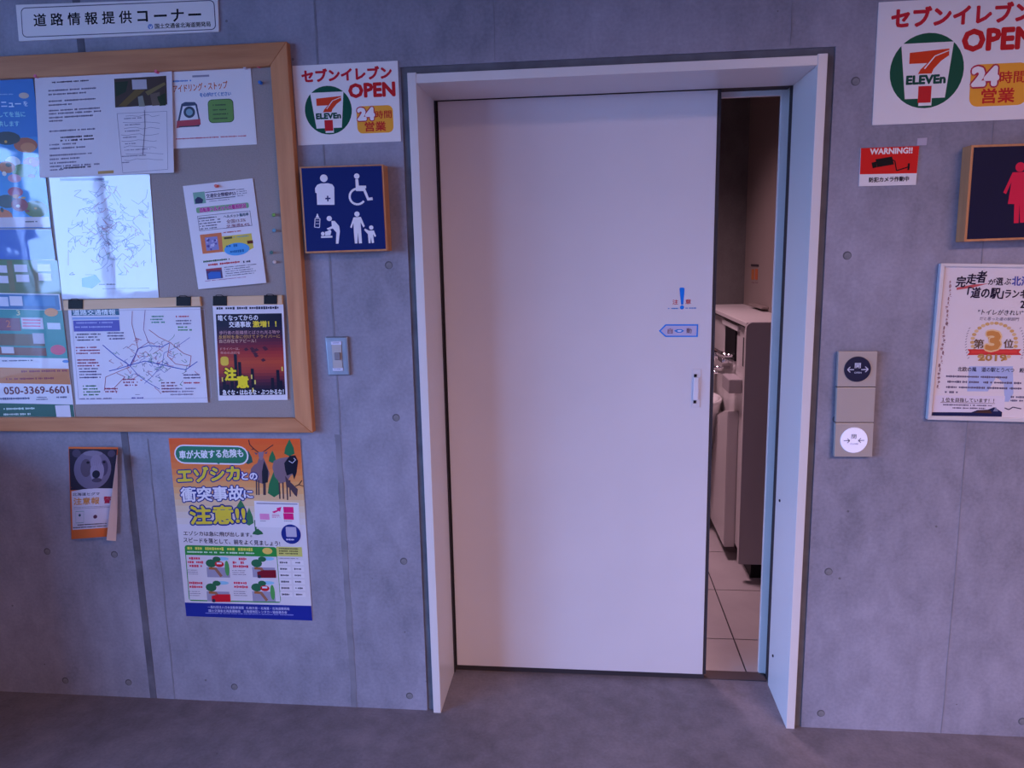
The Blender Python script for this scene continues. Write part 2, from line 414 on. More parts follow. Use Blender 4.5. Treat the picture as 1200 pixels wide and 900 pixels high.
for a, b in zip(ys, ys[1:]):
    for z0, z1 in ((.14, 2.72),):
        bm = bmesh.new(); vs = [bm.verts.new(p) for p in ((-5.1, a+.03, z0), (-5.1, b-.03, z0), (-5.1, b-.03, z1), (-5.1, a+.03, z1))]; bm.faces.new(vs)
        link('glass_pane', bm, gm, win)
# washroom behind the door
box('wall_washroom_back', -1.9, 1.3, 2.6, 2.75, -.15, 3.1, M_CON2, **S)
box('wall_washroom_right', 1.03, 1.2, TH, 2.6, -.15, 3.1, M_WALLP, **S)
box('wall_washroom_left', -1.9, -1.7, TH, 2.6, -.15, 3.1, M_WALLP, **S)
box('ceiling_washroom', -1.9, 1.2, TH, 2.6, 3.0, 3.1, M_CEIL, **S)
fl = box('floor_washroom', -1.7, 1.03, .3, 2.6, -.1, -.004, M_GROUT, **S)
tile = None; TS = .495
for i in range(-5, 2):
    for j in range(0, 5):
        x0 = .635+i*TS; x1 = x0+TS; y0 = .118+j*TS; y1 = y0+TS
        a0, a1, b0, b1 = max(x0, -1.7), min(x1, 1.03), max(y0, .345), min(y1, 2.6)
        if a1-a0 < .02 or b1-b0 < .02: continue
        if (round(a1-a0, 3), round(b1-b0, 3)) == (TS, TS):
            if tile is None: bm = bmesh.new(); boxm(bm, .003, TS-.003, .003, TS-.003, -.004, 0, .001); tile = bpy.data.meshes.new('floor_tile'); bm.to_mesh(tile); bm.free(); tile.materials.append(M_TILE)
            o = bpy.data.objects.new('floor_tile', tile); COL.objects.link(o); o.parent = fl; o.location = (x0, y0, 0)
        else: box('floor_tile', a0+.003, a1-.003, b0+.003, b1-.003, -.004, 0, M_TILE, fl, bevel=.001)
box('trim_1', XL+.03, .70, .285, .345, -.02, .004, M_SILL, **S)

# door frame
fr = thing('trim_2', loc=(0, 0, 0), kind='structure')
box('jamb', XL, XL+.029, -.014, .264, 0, ZT+.004, M_FRAME, fr, bevel=.0015)
box('jamb', XR-.029, XR, -.014, .264, 0, ZT+.004, M_FRAME, fr, bevel=.0015)
box('head', XL+.029, XR-.029, -.012, .264, ZT-.029, ZT, M_FRAME, fr, bevel=.0012)
box('rear_jamb', .681, .76, .34, .362, 0, 2.34, M_FRAME, fr, bevel=.0015)
box('rear_head', -.6, .681, .34, .362, 2.232, 2.34, M_FRAME, fr, bevel=.0015)
box('gasket', .703, .76, .264, .318, 0, 2.3, M_GASKET, fr)
box('gasket', -.62, XL+.033, .264, .335, 0, 2.3, M_GASKET, fr)
box('gasket', -.56, .70, .266, .345, 2.25, 2.34, M_GASKET, fr)
for z in (.16, .78): 
    bm = bmesh.new(); cyl(bm, (XR-.0292, .2, z), (XR-.033, .2, z), .005, 12); link('screw', bm, M_GASKET, fr)

# the door leaf
DY = .276
door = thing('door_1', loc=(-.04, DY, .03), kind='structure')
box('leaf', -.545, .449, DY, DY+.04, .026, 2.246, M_DOOR, door, bevel=.0015)
box('edge_strip', .449, .462, DY+.004, DY+.036, .026, 2.246, M_GASKET, door)
box('bottom_seal', -.545, .455, DY+.006, DY+.034, .004, .026, M_GASKET, door)
# handle: recessed pull plate, crop (760,320) x5.3
K = (760, 320, 5.3)
h = thing('door_handle'); h.parent = door; h.location = (0, 0, 0); h.location = Vector((0, 0, 0))
bpy.data.objects.remove(h)
slab('pull_plate', [(272, 598), (325, 596), (318, 838), (266, 838)], K, -DY, -DY+.003, mat('pull_plastic', (.62, .60, .68), .3), door, bevel=.001)
slab('pull_grip', [(280, 650), (313, 649), (309, 790), (275, 790)], K, -DY+.003, -DY+.012, mat('pull_grip_plastic', (.68, .66, .76), .25), door, bevel=.002)
for c in ((292, 636), (288, 800)):
    slab('screw_cap', [(c[0]-9, c[1]-8), (c[0]+9, c[1]-8), (c[0]+8, c[1]+10), (c[0]-10, c[1]+10)], K, -DY+.003, -DY+.0055, M_DARKP, door, bevel=.0008)
st = Sheet(door, [(110, 90), (300, 88), (296, 230), (106, 230)], K, -DY+.0006)
st.part('caution_sticker', label='blue exclamation mark with red caution characters')
st.poly([(192, 95), (198, 90), (217, 90), (224, 95), (222, 130), (216, 196), (202, 196), (195, 130)], '#1277e0')
st.disc(208, 213, 13, 13, '#1277e0')
st.text('注', 150, 165, 34, 30, '#c02838'); st.text('意', 230, 162, 34, 30, '#c02838')
st.marks(115, 216, 72, 14, 1, '#2f7fd0', ragged=0); st.marks(230, 214, 66, 14, 1, '#2f7fd0', ragged=0)
st.part('arrow_sticker', label='blue outlined left-pointing arrow with automatic-door characters')
st.poly([(64, 359), (105, 318), (309, 318), (306, 397), (105, 397)], '#1b80e6', 1)
st.poly([(76, 359), (109, 327), (300, 327), (297, 389), (109, 389)], '#b9b3d6', 2)
st.text('自', 120, 344, 30, 32, '#7d3f4c', 3); st.text('動', 236, 342, 32, 32, '#5a3038', 3)
st.poly([(158, 358), (178, 349), (204, 349), (222, 359), (204, 370), (178, 370)], '#2a7fd8', 3); st.poly([(176, 359), (186, 355), (200, 355), (208, 359), (198, 364), (184, 364)], '#dbe6ff', 4)
st.flush()

# ================================================================== THINGS ON THE WALL
A = (0, 0, 3.529); B = (0, 240, 3.2147); F3 = (330, 60, 3.6); G3 = (1000, 0, 3); Hc = (1060, 290, 4.093); D3 = (190, 500, 3.7475); E3 = (70, 510, 6.43)
WH = '#e9e6ec'
# --- road information sign
r, s = flat('wall_sign', 'long white sign plate with black Japanese title above the notice board', 'sign', [(65, 20), (900, -8), (905, 130), (78, 170)], A, d=.006)
s.body('plate', WH, t=.006)
s.part('border_line')
for a in ((0, 0, 1),):
    s.rrect(85, 32, 802, 124, 20, '#4a4a68', 1); s.rrect(88.5, 35.5, 795, 117, 17, WH, 2)
s.part('lettering')
cx = [138, 208, 279, 350, 421, 491, 566, 638, 707, 780]
for ch, x in zip('道路情報提供コーナー', cx):
    y = 58-(x-138)*.034
    if ch == 'ー': s.text(ch, x, y+22, 50, 6, '#15131f', 3, .03)
    elif ch == 'コ': s.text(ch, x+2, y+4, 40, 42, '#15131f', 3, .03)
    else: s.text(ch, x, y, 51, 51, '#15131f', 3, .02)
s.text('国土交通省北海道開発局', 640, 98, 230, 21, '#15131f', 3, .02)
s.part('emblem'); s.disc(622, 110, 11, 11, '#6f8fd0', 3); s.poly([(614, 104), (622, 112), (631, 102), (624, 122)], '#e8e8f4', 4); s.flush()

# --- notice board
nb = thing('notice_board', 'large wood-framed notice board with grey fabric face', 'notice board', P(180, 508, .0))
ZB0, ZB1 = P(300, 507, .03).z, P(335.7, 48.5, .03).z; XB1 = P(336, 50, .03).x; XB0 = -2.62; FW = .066; FH = .052
fb = [(XB0, ZB0), (XB1, ZB0), (XB1, ZB1), (XB0, ZB1)]; fi = [(XB0+FW, ZB0+FH), (XB1-FW+.004, ZB0+FH), (XB1-FW+.004, ZB1-FW-.006), (XB0+FW, ZB1-FW-.006)]
for i in range(4):
    j = (i+1) % 4; q = [fb[i], fb[j], fi[j], fi[i]]
    bm = bmesh.new(); hexa(bm, [(x, -.03, z) for x, z in q], [(x, 0, z) for x, z in q]); bmesh.ops.recalc_face_normals(bm, faces=bm.faces)
    bmesh.ops.bevel(bm, geom=bm.edges[:], offset=.002, segments=1, affect='EDGES')
    link('frame_rail', bm, M_WOODH if i % 2 == 0 else M_WOODV, nb)
box('face_panel', XB0+FW-.005, XB1-FW+.008, -.010, -.001, ZB0+FH-.005, ZB1-FW, M_BOARD, nb)

DB = .0125
# --- two tall glossy posters at the left
def lx(y): return 38+(y-89)*.1229
r, s = flat('poster', 'glossy blue menu poster with food pictures at the upper left of the board', 'poster', [(-75, 92), (lx(89), 89), (lx(267), 267), (-48, 268)], d=DB, gloss=2)
s.body('sheet', '#0f6fc4', n=(4, 4))
s.part('picture')
s.poly([(-72, 165), (48, 160), (lx(262), 262), (-52, 265)], '#1f86d2', 1)
for a in ((30, 170, 14, 9, '#a8501c'), (8, 162, 16, 8, '#14202c'), (33, 173, 9, 6, '#c77a3c'), (15, 190, 9, 7, '#cfd4dc'), (37, 190, 10, 6, '#a8174a'), (28, 200, 15, 8, '#4e7a1e'), (8, 196, 10, 7, '#b9602a'), (17, 209, 8, 5, '#c98aa4'), (18, 225, 9, 6, '#a83058'), (8, 236, 12, 8, '#20344a'), (42, 245, 14, 10, '#5a6c1c'), (23, 240, 10, 8, '#902a3c'), (4, 254, 11, 9, '#c4642c'), (-30, 200, 22, 20, '#b9602a'), (-30, 240, 20, 14, '#4e7a1e')):
    s.disc(*a, layer=2, n=14)
for i in range(26):
    x, y = random.uniform(-50, 50), random.uniform(165, 250)
    if x < lx(y)-6: s.disc(x, y, random.uniform(1.5, 5), random.uniform(1, 3.5), random.choice(['#c77a3c', '#7a2030', '#58861f', '#e0d8d0', '#2c2a2a', '#d09a30']), 3, 8)
s.part('lettering')
s.text('ニュー', 1, 119.5, 23, 6, '#cfe6ff', 3, .03); s.text('を', 27, 118.5, 5, 6, '#cfe6ff', 3)
s.text('してを当に', -2, 131, 31, 6.5, '#8fd8e8', 3, .02); s.text('供します', -3, 142, 25, 6.5, '#8fd8e8', 3, .02)
s.marks(-3, 110, 22, 2.6, 1, '#8fb8e8', 3)
s.disc(28, 112, 6, 3.5, '#c7b4a8', 3)
s.poly([(-50, 255.5), (lx(255)-1, 254), (lx(267)-1, 266), (-48, 267)], '#c8bccb', 3)
s.marks(28, 259, 16, 3.2, 1, '#20243c', 4, ragged=0)
s.flush()
r, s = flat('poster', 'tall glossy timetable poster with phone number 050-3369-6601 at the left edge', 'poster', [(-48, 268.5), (lx(268.5), 268.5), (89.5, 501), (-15, 505)], d=DB, gloss=2)
s.body('sheet', '#d8d6e4', n=(3, 5)); k = lambda y: lx(y)
C2 = lambda x, y: (x/3.909, 280+y/3.913)
def q2(x0, y0, x1, y1, col, layer=2):
    sl = .02; s.poly([C2(x0-(y1-y0)*0, y0), C2(x1, y0+(x1-x0)*sl), C2(x1+(y1-y0)*.12, y1+(x1-x0)*sl), C2(x0+(y1-y0)*.12, y1)], col, layer)
s.part('picture')
s.poly([(-48, 269), (60, 269), (65, 304), (-44, 306)], '#1f55b8', 1)
q2(-150, 90, 262, 245, '#4c5a20', 1); q2(-150, 92, 262, 135, '#476a30', 2)
for xx, yy in ((-30, 120), (63, 117), (170, 114), (-24, 168), (72, 163), (174, 157)): q2(xx, yy, xx+60, yy+34, '#cfc8d8', 3)
for xx in (-60, 30, 145): q2(xx, 100, xx+25, 240, '#6a5a20', 2)
q2(-130, 250, 268, 318, '#145c9c', 1)
q2(-20, 265, 36, 308, '#c2c4dc', 3); q2(42, 262, 100, 306, '#d0ccdc', 3); q2(108, 262, 250, 306, '#2a74b4', 2)
q2(-120, 320, 285, 540, '#1a8484', 1); s.disc(60, 366, 8, 5, '#d8842a', 3, 16); s.disc(68, 410, 9, 6, '#c81e58', 3, 16)
q2(-110, 360, 90, 418, '#7a3050', 2); q2(95, 360, 195, 412, '#d4ccdc', 3); q2(-100, 432, 200, 486, '#6a4a2a', 2); q2(148, 432, 200, 480, '#b8b0c0', 3); q2(-100, 494, 210, 530, '#7a3a2a', 2); q2(5, 494, 62, 524, '#cfc8d4', 3)
q2(215, 384, 275, 414, '#cfd4e4', 3)
for yy in (368, 382, 396): q2(103, yy, 185, yy+6, '#d0557a', 4)
s.text('2', 26/3.9, 280+372/3.9, 5, 8, '#c86a4a', 4); s.text('3', 74/3.9, 280+326/3.9, 4, 6, '#d8d4a0', 3)
q2(-70, 588, 315, 660, '#c07438', 1)
q2(-55, 752, 335, 836, '#165a4e', 1)
s.part('lettering')
s.marks(1, 282+548/3.91, 42, 3, 1, '#444a78', 3); s.marks(22, 434, 58, 5, 1, '#8a2438', 3, ragged=0); s.marks(7, 443, 60, 4.5, 1, '#8a2438', 3, ragged=.1)
s.text('050-3369-6601', 4, 453.6, 75.5, 8.6, '#6a1a30', 3, .02)
s.marks(0, 466, 36, 5, 1, '#555a80', 3, ragged=0); s.marks(42, 465, 18, 5, 2, '#444a70', 3); s.marks(66, 464.5, 14, 4, 1, '#555a80', 3)
s.marks(4, 478, 42, 4.5, 1, '#c8e0dc', 3); s.marks(4, 484.5, 42, 4.5, 1, '#c8e0dc', 3); s.marks(4, 491, 56, 3.6, 1, '#c8e0dc', 3, ragged=0)
s.rect(64.5, 475, 17, 17.5, '#d6d2e0', 3)
s.disc(77, 423.5, 4, 1.8, '#2f6fc0', 3, 10)
s.flush()

# --- two-page notice pinned over them, lower corner curling
def bendA(u, v): return .004+.012*max(0, u-.8)**1*v*2.2+.006*math.sin(math.pi*v)*(1-u)
r, s = flat('notice_sheet', 'white two-page typed notice with small photograph, curling at its right edge', 'notice', [(143, 315), (710, 270), (719, 714), (165, 735)], A, d=DB+.002, bend=bendA)
s.body('sheet', '#dcd7e2', n=(10, 8))
s.part('photograph'); s.rect(472, 326, 216, 119, '#4a3c38', 1, (4, 2))
for p, c in (([(490, 438), (560, 370), (600, 372), (520, 440)], '#6e5a34'), ([(545, 330), (605, 328), (608, 368), (548, 370)], '#b8b4c0'), ([(600, 380), (680, 340), (685, 350), (612, 395)], '#786a44'), ([(570, 400), (590, 395), (600, 440), (575, 441)], '#8a8a80'), ([(620, 390), (660, 380), (665, 435), (630, 438)], '#6a5a50'), ([(475, 340), (530, 336), (520, 380), (480, 400)], '#2e3a2c'), ([(650, 400), (684, 385), (686, 436), (660, 438)], '#303c28')): s.poly(p, c, 3)
s.part('body_text')
s.marks(215, 338, 160, 12, 1, '#55506a', 2)
for y, w_ in ((372, 205), (388, 160), (416, 205), (432, 100), (455, 210), (468, 220), (484, 190), (498, 60), (540, 200), (596, 110), (612, 150), (640, 180), (656, 130), (672, 110), (686, 215), (700, 60)):
    s.marks(200-(y-372)*-.02, y+w_*0, w_, 9, 1, '#77718c', 2, .8, .05)
for y in (565, 578, 692): s.marks(250, y, 140, 10, 1, '#3c3850', 2, .8, .2)
s.rect(405, 708, 65, 12, '#b8955c', 2)
s.part('diagram')
s.line([(484, 470), (508, 715), (694, 700), (690, 460), (484, 470)], 1.6, '#8a86a0', 2)
for i in range(16):
    y = 480+i*13; x = 500+random.uniform(0, 20)
    pts = [(x, y)]
    for j in range(6): pts.append((x+(j+1)*random.uniform(22, 27), y+random.uniform(-7, 4)))
    if i % 2 == 0: s.line(pts, 1.4, '#7c7896', 2)
    else: s.marks(x, y-4, random.uniform(40, 120), 8, 1, '#6c6888', 2)
s.line([(597, 455), (600, 520), (590, 640)], 2.4, '#5c587a', 3)
s.flush()

# --- idling-stop sheet
r, s = flat('notice_sheet', 'laminated white sheet with red and blue headline, little train drawing and green text box', 'notice', [(650, 280), (1035, 265), (1063, 597), (660, 618)], A, d=DB, gloss=2)
s.body('sheet', '#e6e1e8', n=(3, 3))
s.part('headline')
s.text('アイドリング・ストップ', 716, 352, 224, 32, '#c05a28', 3, .02, outline='#f0e8f0', rot=-2)
s.marks(715, 332, 75, 16, 1, '#2f78c8', 2, ragged=0); s.text('を心がけてください', 826, 384, 128, 17, '#2878c0', 3, .03)
s.rect(795, 312, 70, 8, '#8a86a0', 2)
s.part('picture')
s.poly([(750, 430), (765, 422), (805, 422), (815, 432), (828, 500), (826, 520), (740, 525), (735, 500)], '#24345c', 2)
s.poly([(756, 440), (808, 436), (822, 500), (742, 505)], '#dfdfe8', 3); s.disc(783, 464, 24, 24, '#27374f', 4); s.disc(783, 464, 14, 14, '#7aa0b4', 5)
s.poly([(732, 500), (828, 492), (830, 515), (730, 530)], '#b01e38', 4); s.rect(740, 522, 84, 5, '#1c2040', 5)
s.part('text_box'); s.rrect(858, 412, 106, 98, 18, '#33501c', 1); s.rrect(861, 415, 100, 92, 16, '#5f9032', 2)
for y in (432, 452, 470, 488): s.marks(880, y, 68, 9, 1, '#26380f', 3, .7)
s.part('small_print'); s.marks(728, 572, 290, 7, 1, '#c4405c', 2, .8, 0); s.flush()

# --- laminated map sheet, high gloss
r, s = flat('map_sheet', 'laminated pale road map reflecting the bright window, upper left of the board', 'map', [(57, 205), (175.2, 204), (186, 349), (73, 350.5)], d=DB, gloss=2)
s.body('sheet', '#c9cbe0', n=(4, 4))
s.part('map_lines')
rng = random.Random(3)
for i in range(120):
    x, y = rng.gauss(126, 24), rng.gauss(268, 26); pts = [(x, y)]
    for j in range(4):
        x += rng.uniform(-9, 9); y += rng.uniform(-8, 9); pts.append((x, y))
    pts = [(min(max(a, 80), 172+(b-210)*.06), min(max(b, 212), 322)) for a, b in pts]
    s.line(pts, .5, rng.choice(['#2c3266', '#4a4e80', '#903a58', '#3f6f70', '#5a5f90']), 2)
s.part('map_patches'); s.poly([(96, 326), (112, 322), (118, 330), (108, 338), (96, 336)], '#4f8fd0', 2); s.rect(70, 209, 52, 3, '#4a3c80', 2); s.marks(116, 332.5, 20, 3, 1, '#44485c', 3); s.rect(120, 338, 55, .6, '#606080', 3)
s.flush()

# --- A4 safety news sheet
r, s = flat('notice_sheet', 'tilted white A4 newsletter with pink banner and yellow and blue blocks, red pin at top', 'notice', [(57, 112), (565, 55), (663, 815), (170, 862)], (205, 200, 6.2), d=DB+.001, bend=lambda u, v: .006*v*v+.004*math.sin(math.pi*u)*v)
s.body('sheet', '#e4e1ec', n=(5, 6))
s.part('headline')
s.rect(130, 160, 85, 85, '#7fae9e', 1); s.poly([(145, 210), (165, 190), (185, 195), (205, 210), (200, 235), (150, 240)], '#3a3c60', 2)
s.rect(218, 156, 222, 5, '#2a2858', 2); s.rect(225, 208, 215, 5, '#2a2858', 2); s.text('交通安全情報№53', 226, 170, 212, 30, '#2c2a5c', 2, .02)
s.marks(445, 136, 75, 60, 4, '#4a4870', 2, .4); s.marks(250, 220, 165, 11, 1, '#6a6890', 2)
s.rrect(152, 270, 384, 40, 12, '#7fb088', 1); s.text('自転車ヘルメットの着用状況', 180, 272, 335, 32, '#b83c8c', 3, .03, outline='#dca0d0')
s.part('text_box')
s.ring(163, 330, 385, 110, 3, '#4a4870', 2)
s.marks(172, 344, 160, 96, 5, '#3c3a60', 2, .5); s.text('ヘルメット着用率', 352, 322, 182, 24, '#2a5c78', 3, .02)
s.text('全国13.5%', 372, 357, 140, 28, '#8a5a60', 3, .01); s.text('北海道8.4%', 372, 392, 170, 26, '#8a4a68', 3, .01)
s.part('picture')
s.rect(182, 466, 156, 140, '#d87a50', 1); s.rect(216, 486, 92, 98, '#8f8cc0', 2)
for i in range(18): s.disc(225+rng.uniform(0, 75), 495+rng.uniform(0, 80), 8, 8, rng.choice(['#5a4a90', '#b0a8d8', '#6c5aa0', '#c8c0e0']), 3, 8)
s.poly([(340, 478), (555, 455), (572, 560), (500, 600), (350, 590)], '#dcc85a', 1)
s.marks(352, 446, 165, 16, 1, '#c86060', 3); s.rect(355, 484, 60, 15, '#5a5430', 3); s.marks(425, 480, 110, 16, 1, '#60a0b0', 3, ragged=0)
s.disc(450, 570, 92, 46, '#58a8e8', 3); s.marks(370, 540, 90, 26, 1, '#286aa8', 4, .8, 0); s.marks(400, 580, 110, 26, 1, '#286aa8', 4, .8, 0)
s.rect(524, 510, 42, 22, '#6a3020', 4)
s.marks(205, 655, 195, 20, 1, '#3a6a50', 3, .7, 0); s.marks(240, 678, 240, 20, 1, '#c83a4a', 3, .8, 0); s.marks(495, 655, 55, 20, 1, '#283858', 3, .8, 0)
s.rect(224, 715, 115, 78, '#5a4470', 1); s.poly([(240, 750), (260, 735), (330, 735), (335, 780), (245, 788)], '#3a6ac0', 2); s.rect(226, 715, 113, 14, '#a04050', 2)
s.marks(358, 700, 240, 78, 5, '#3c3a60', 2, .4); s.marks(220, 800, 300, 10, 1, '#a04a8a', 2, ragged=0)
s.flush()

# --- hanging battens with clips
def batten(label, q, clips, crop=B):
    t = thing('hanging_batten', label, 'batten', P(crop[0]+q[3][0]/crop[2], crop[1]+q[3][1]/crop[2], .012))
    slab('bar', q, crop, .010, .020, M_WOODP, t, bevel=.0015)
    for (x0, y0, x1, y1) in clips:
        ox, oy, k = crop
        fr_ = [P(ox+a/k, oy+b/k, .0225) for a, b in ((x0, y0), (x1, y0), (x1, y1), (x0, y1))]
        bm = bmesh.new(); hexa(bm, fr_, [p+Vector((0, .006, 0)) for p in fr_]); bmesh.ops.recalc_face_normals(bm, faces=bm.faces)
        a = (fr_[0]+fr_[1])/2; w_ = (fr_[1]-fr_[0]).x/2
        clip = link('binder_clip', bm, M_DARKP, t); bm = bmesh.new()
        tube(bm, [a+Vector((-w_*.7, -.002, -.002)), a+Vector((-w_*.35, -.005, .004)), a+Vector((w_*.35, -.005, .004)), a+Vector((w_*.7, -.002, -.002))], .0012, 6)
        link('wire_handle', bm, M_DARKP, clip)
batten('pale wooden batten with two black clips holding the road map', [(236, 360), (752, 346), (757, 382), (240, 398)], [(257, 358, 311, 392), (664, 346, 718, 381)])
batten('short pale wooden batten with two black clips holding the night-scene poster', [(800, 346), (1062, 340), (1064, 376), (803, 383)], [(802, 344, 854, 380), (994, 341, 1043, 374)])

# --- road closure map
r, s = flat('map_sheet', 'white road network map sheet hung by clips, lower middle of the board', 'map', [(256, 392), (754, 386), (783, 745), (286, 752)], B, d=.0208-.0015, gloss=1, bend=lambda u, v: -.003*v)
s.body('sheet', '#dcd9e8', t=.001, n=(4, 4))
s.part('headline')
s.rect(268, 394, 180, 24, '#2c6080', 1); s.text('道路交通情報', 274, 396, 160, 20, '#dfeaf4', 3, .02); s.rect(272, 424, 176, 9, '#8fa8d8', 2)
s.rect(275, 436, 174, 42, '#5a58b0', 1); s.marks(282, 442, 160, 32, 2, '#a8a8e0', 2, .4)
s.part('road_lines')
def road(pts, c, wd): s.line([(a+rng.uniform(-2, 2), b+rng.uniform(-2, 2)) for a, b in pts], wd, c, 3)
road([(500, 400), (497, 450), (520, 540), (490, 610), (400, 650), (395, 700)], '#a04860', 2); road([(545, 395), (540, 470), (560, 520), (520, 545), (500, 600)], '#8a5a90', 2)
road([(385, 530), (440, 575), (490, 605), (545, 590), (600, 600), (650, 610), (700, 620), (745, 590)], '#3858b8', 3)
road([(410, 625), (440, 620), (490, 605), (520, 540), (560, 530), (610, 535), (640, 520)], '#3858b8', 3); road([(545, 675), (580, 640), (610, 600), (620, 560), (660, 540), (715, 500)], '#707ac0', 2)
road([(490, 605), (520, 640), (560, 670), (600, 695)], '#3858b8', 2); road([(440, 635), (470, 650), (430, 690), (440, 710)], '#a04860', 2)
road([(560, 470), (600, 500), (640, 520), (690, 560), (720, 570), (715, 610), (660, 600), (630, 570), (640, 520)], '#b05068', 2)
for i in range(80):
    x, y = rng.gauss(585, 70), rng.gauss(590, 45); pts = [(x, y)]
    for j in range(3): x += rng.uniform(-18, 18); y += rng.uniform(-14, 14); pts.append((x, y))
    pts = [(min(max(a, 380), 745), min(max(b, 480), 715)) for a, b in pts]
    s.line(pts, 1.5, rng.choice(['#a85070', '#7078b8', '#c06878', '#6a6a90', '#508880']), 2)
s.part('map_labels')
for x, y, w_, n, c in ((283, 485, 100, 3, '#484068'), (403, 480, 75, 3, '#585080'), (285, 535, 95, 3, '#a03c60'), (290, 582, 90, 3, '#a03c60'), (297, 615, 85, 4, '#585080'), (312, 680, 70, 4, '#3c8060'), (565, 418, 60, 3, '#3c9080'), (662, 418, 72, 1, '#c03858'), (662, 434, 70, 2, '#585080'), (670, 458, 60, 2, '#3c9060'), (690, 638, 68, 2, '#585080'), (692, 668, 68, 1, '#c03858'), (607, 668, 70, 4, '#803c60'), (640, 690, 100, 3, '#9088a8'), (463, 655, 60, 3, '#a03c60'), (490, 725, 55, 1, '#5048a0'), (300, 728, 160, 1, '#8880a0'), (395, 690, 50, 2, '#a03c60')):
    s.marks(x, y, w_, n*11, n, c, 4, .55)
s.ring(268, 400, 502, 335, 1.2, '#a8a4bc', 2)
s.flush()

# --- night poster
r, s = flat('poster', 'small poster of an orange night skyline with white and yellow Japanese warning text', 'poster', [(801, 380), (1067, 376), (1084, 735), (823, 738)], B, d=.0208-.0015, gloss=1, bend=lambda u, v: -.003*v)
s.body('sheet', '#dedae6', t=.001, n=(3, 3))
s.part('picture')
bands = ['#15122e', '#1c1432', '#3a1838', '#6c1f38', '#a03030', '#b84a30', '#a03a34', '#5a2038', '#1c1430']
def mixc(a, b, t): return '#'+''.join('%02x' % int(int(a[i:i+2], 16)*(1-t)+int(b[i:i+2], 16)*t) for i in (1, 3, 5))
bands = [mixc(bands[int(i/3)], bands[min(int(i/3)+1, 8)], (i % 3)/3) for i in range(26)]
hh = 306/len(bands)
for i, c in enumerate(bands):
    s.rect(813+i*.54, 412+i*hh, 248, hh+.5, c, 1)
for x, h_ in ((838, 60), (852, 35), (866, 85), (880, 150), (896, 120), (912, 70), (926, 40), (944, 95), (1020, 60), (1040, 90), (1052, 50)):
    s.rect(x, 712-h_, 12, h_, '#17122a', 2)
for i in range(9): s.poly([(x_ := rng.uniform(900, 1000), y_ := rng.uniform(530, 590)), (x_+10, y_-6), (x_+20, y_+2), (x_+8, y_+8)], '#4a1a30', 2)
s.rrect(830, 572, 30, 34, 10, '#e0c040', 3)
for x, y in ((945, 640), (958, 660), (950, 690), (835, 650), (1060, 610)): s.rect(x, y, 5, 16, '#e8d060', 3)
s.part('lettering')
s.marks(815, 385, 240, 18, 1, '#30304c', 2, .6, 0)
s.text('暗くなってからの', 821, 416, 150, 21, '#f0edf6', 3, .02); s.text('交通事故', 862, 440, 82, 22, '#f0edf6', 3, .02); s.text('激増！！', 952, 438, 88, 23, '#f0d838', 3, .04)
s.text('歩行者の距離感とばされ光る物や', 826, 475, 228, 14, '#d8a0a8', 3, .0); s.text('反射材を身に付けてドライバーに', 824, 491, 230, 14, '#e8b060', 3, .0); s.text('自己存在をアピール！', 826, 507, 138, 14, '#e8b8a0', 3, .0)
s.text('ドライバーは、', 830, 538, 72, 10, '#d89a90', 3); s.text('早めの点灯を', 830, 553, 74, 10, '#d89a90', 3)
s.text('注', 846, 615, 42, 46, '#f0dc28', 4, .05, outline='#3a2020'); s.text('意', 892, 645, 42, 44, '#f0dc28', 4, .05, outline='#3a2020')
s.text('急ぐな・はねるな・ぶつかるな！', 838, 697, 230, 20, '#f2f0f8', 3, .02)
s.flush()

# --- push pins
def pin(px, py, col, label, crop=(0, 0, 1), d=DB+.001, group=None, cat='push pin', side=False):
    ox, oy, k = crop; p = P(ox+px/k, oy+py/k, d); t = thing('push_pin', label, cat, p)
    m = mat('pin_plastic', col, .3)
    dx = Vector((.5, -.86, .05)).normalized() if side else Vector((0, -1, 0))
    bm = bmesh.new(); cyl(bm, p, p+dx*.002, .0055, 12); cyl(bm, p+dx*.002, p+dx*.011, .0032, 12, .0038); cyl(bm, p+dx*.011, p+dx*.0135, .0058, 12, .005); link('head', bm, m, t, smooth=False)
    bm = bmesh.new(); cyl(bm, p, p-dx*.004, .0007, 6); link('needle', bm, M_STEEL, t)
pin(1080, 343, (.03, .18, .65), 'blue push pin near the upper right corner of the board', A)
pin(1074, 276, (.7, .12, .18), 'red push pin in the upper right corner of the board frame', A)
pin(1018, 282, (.55, .5, .6), 'clear push pin at the top right of the train sheet', A, d=DB+.002)
pin(653, 299, (.75, .12, .25), 'pink push pin at the top right of the two-page notice', A, d=DB+.006)
pin(156, 318, (.75, .12, .25), 'pink push pin at the top left of the two-page notice', A, d=DB+.006)
pin(899, 770, (.75, .12, .08), 'red push pin at the top of the tilted newsletter', A, d=DB+.003)
pin(1030, 39, (.12, .5, .12), 'green push pin, topmost of four beside the newsletter', B, side=True)
pin(1032, 97, (.05, .4, .75), 'light blue push pin, second of four beside the newsletter', B, side=True)
pin(1022, 180, (.01, .2, .25), 'dark teal push pin, third of four beside the newsletter', B, side=True)
pin(1033, 216, (.75, .72, .78), 'white push pin, lowest of four beside the newsletter', B, side=True)

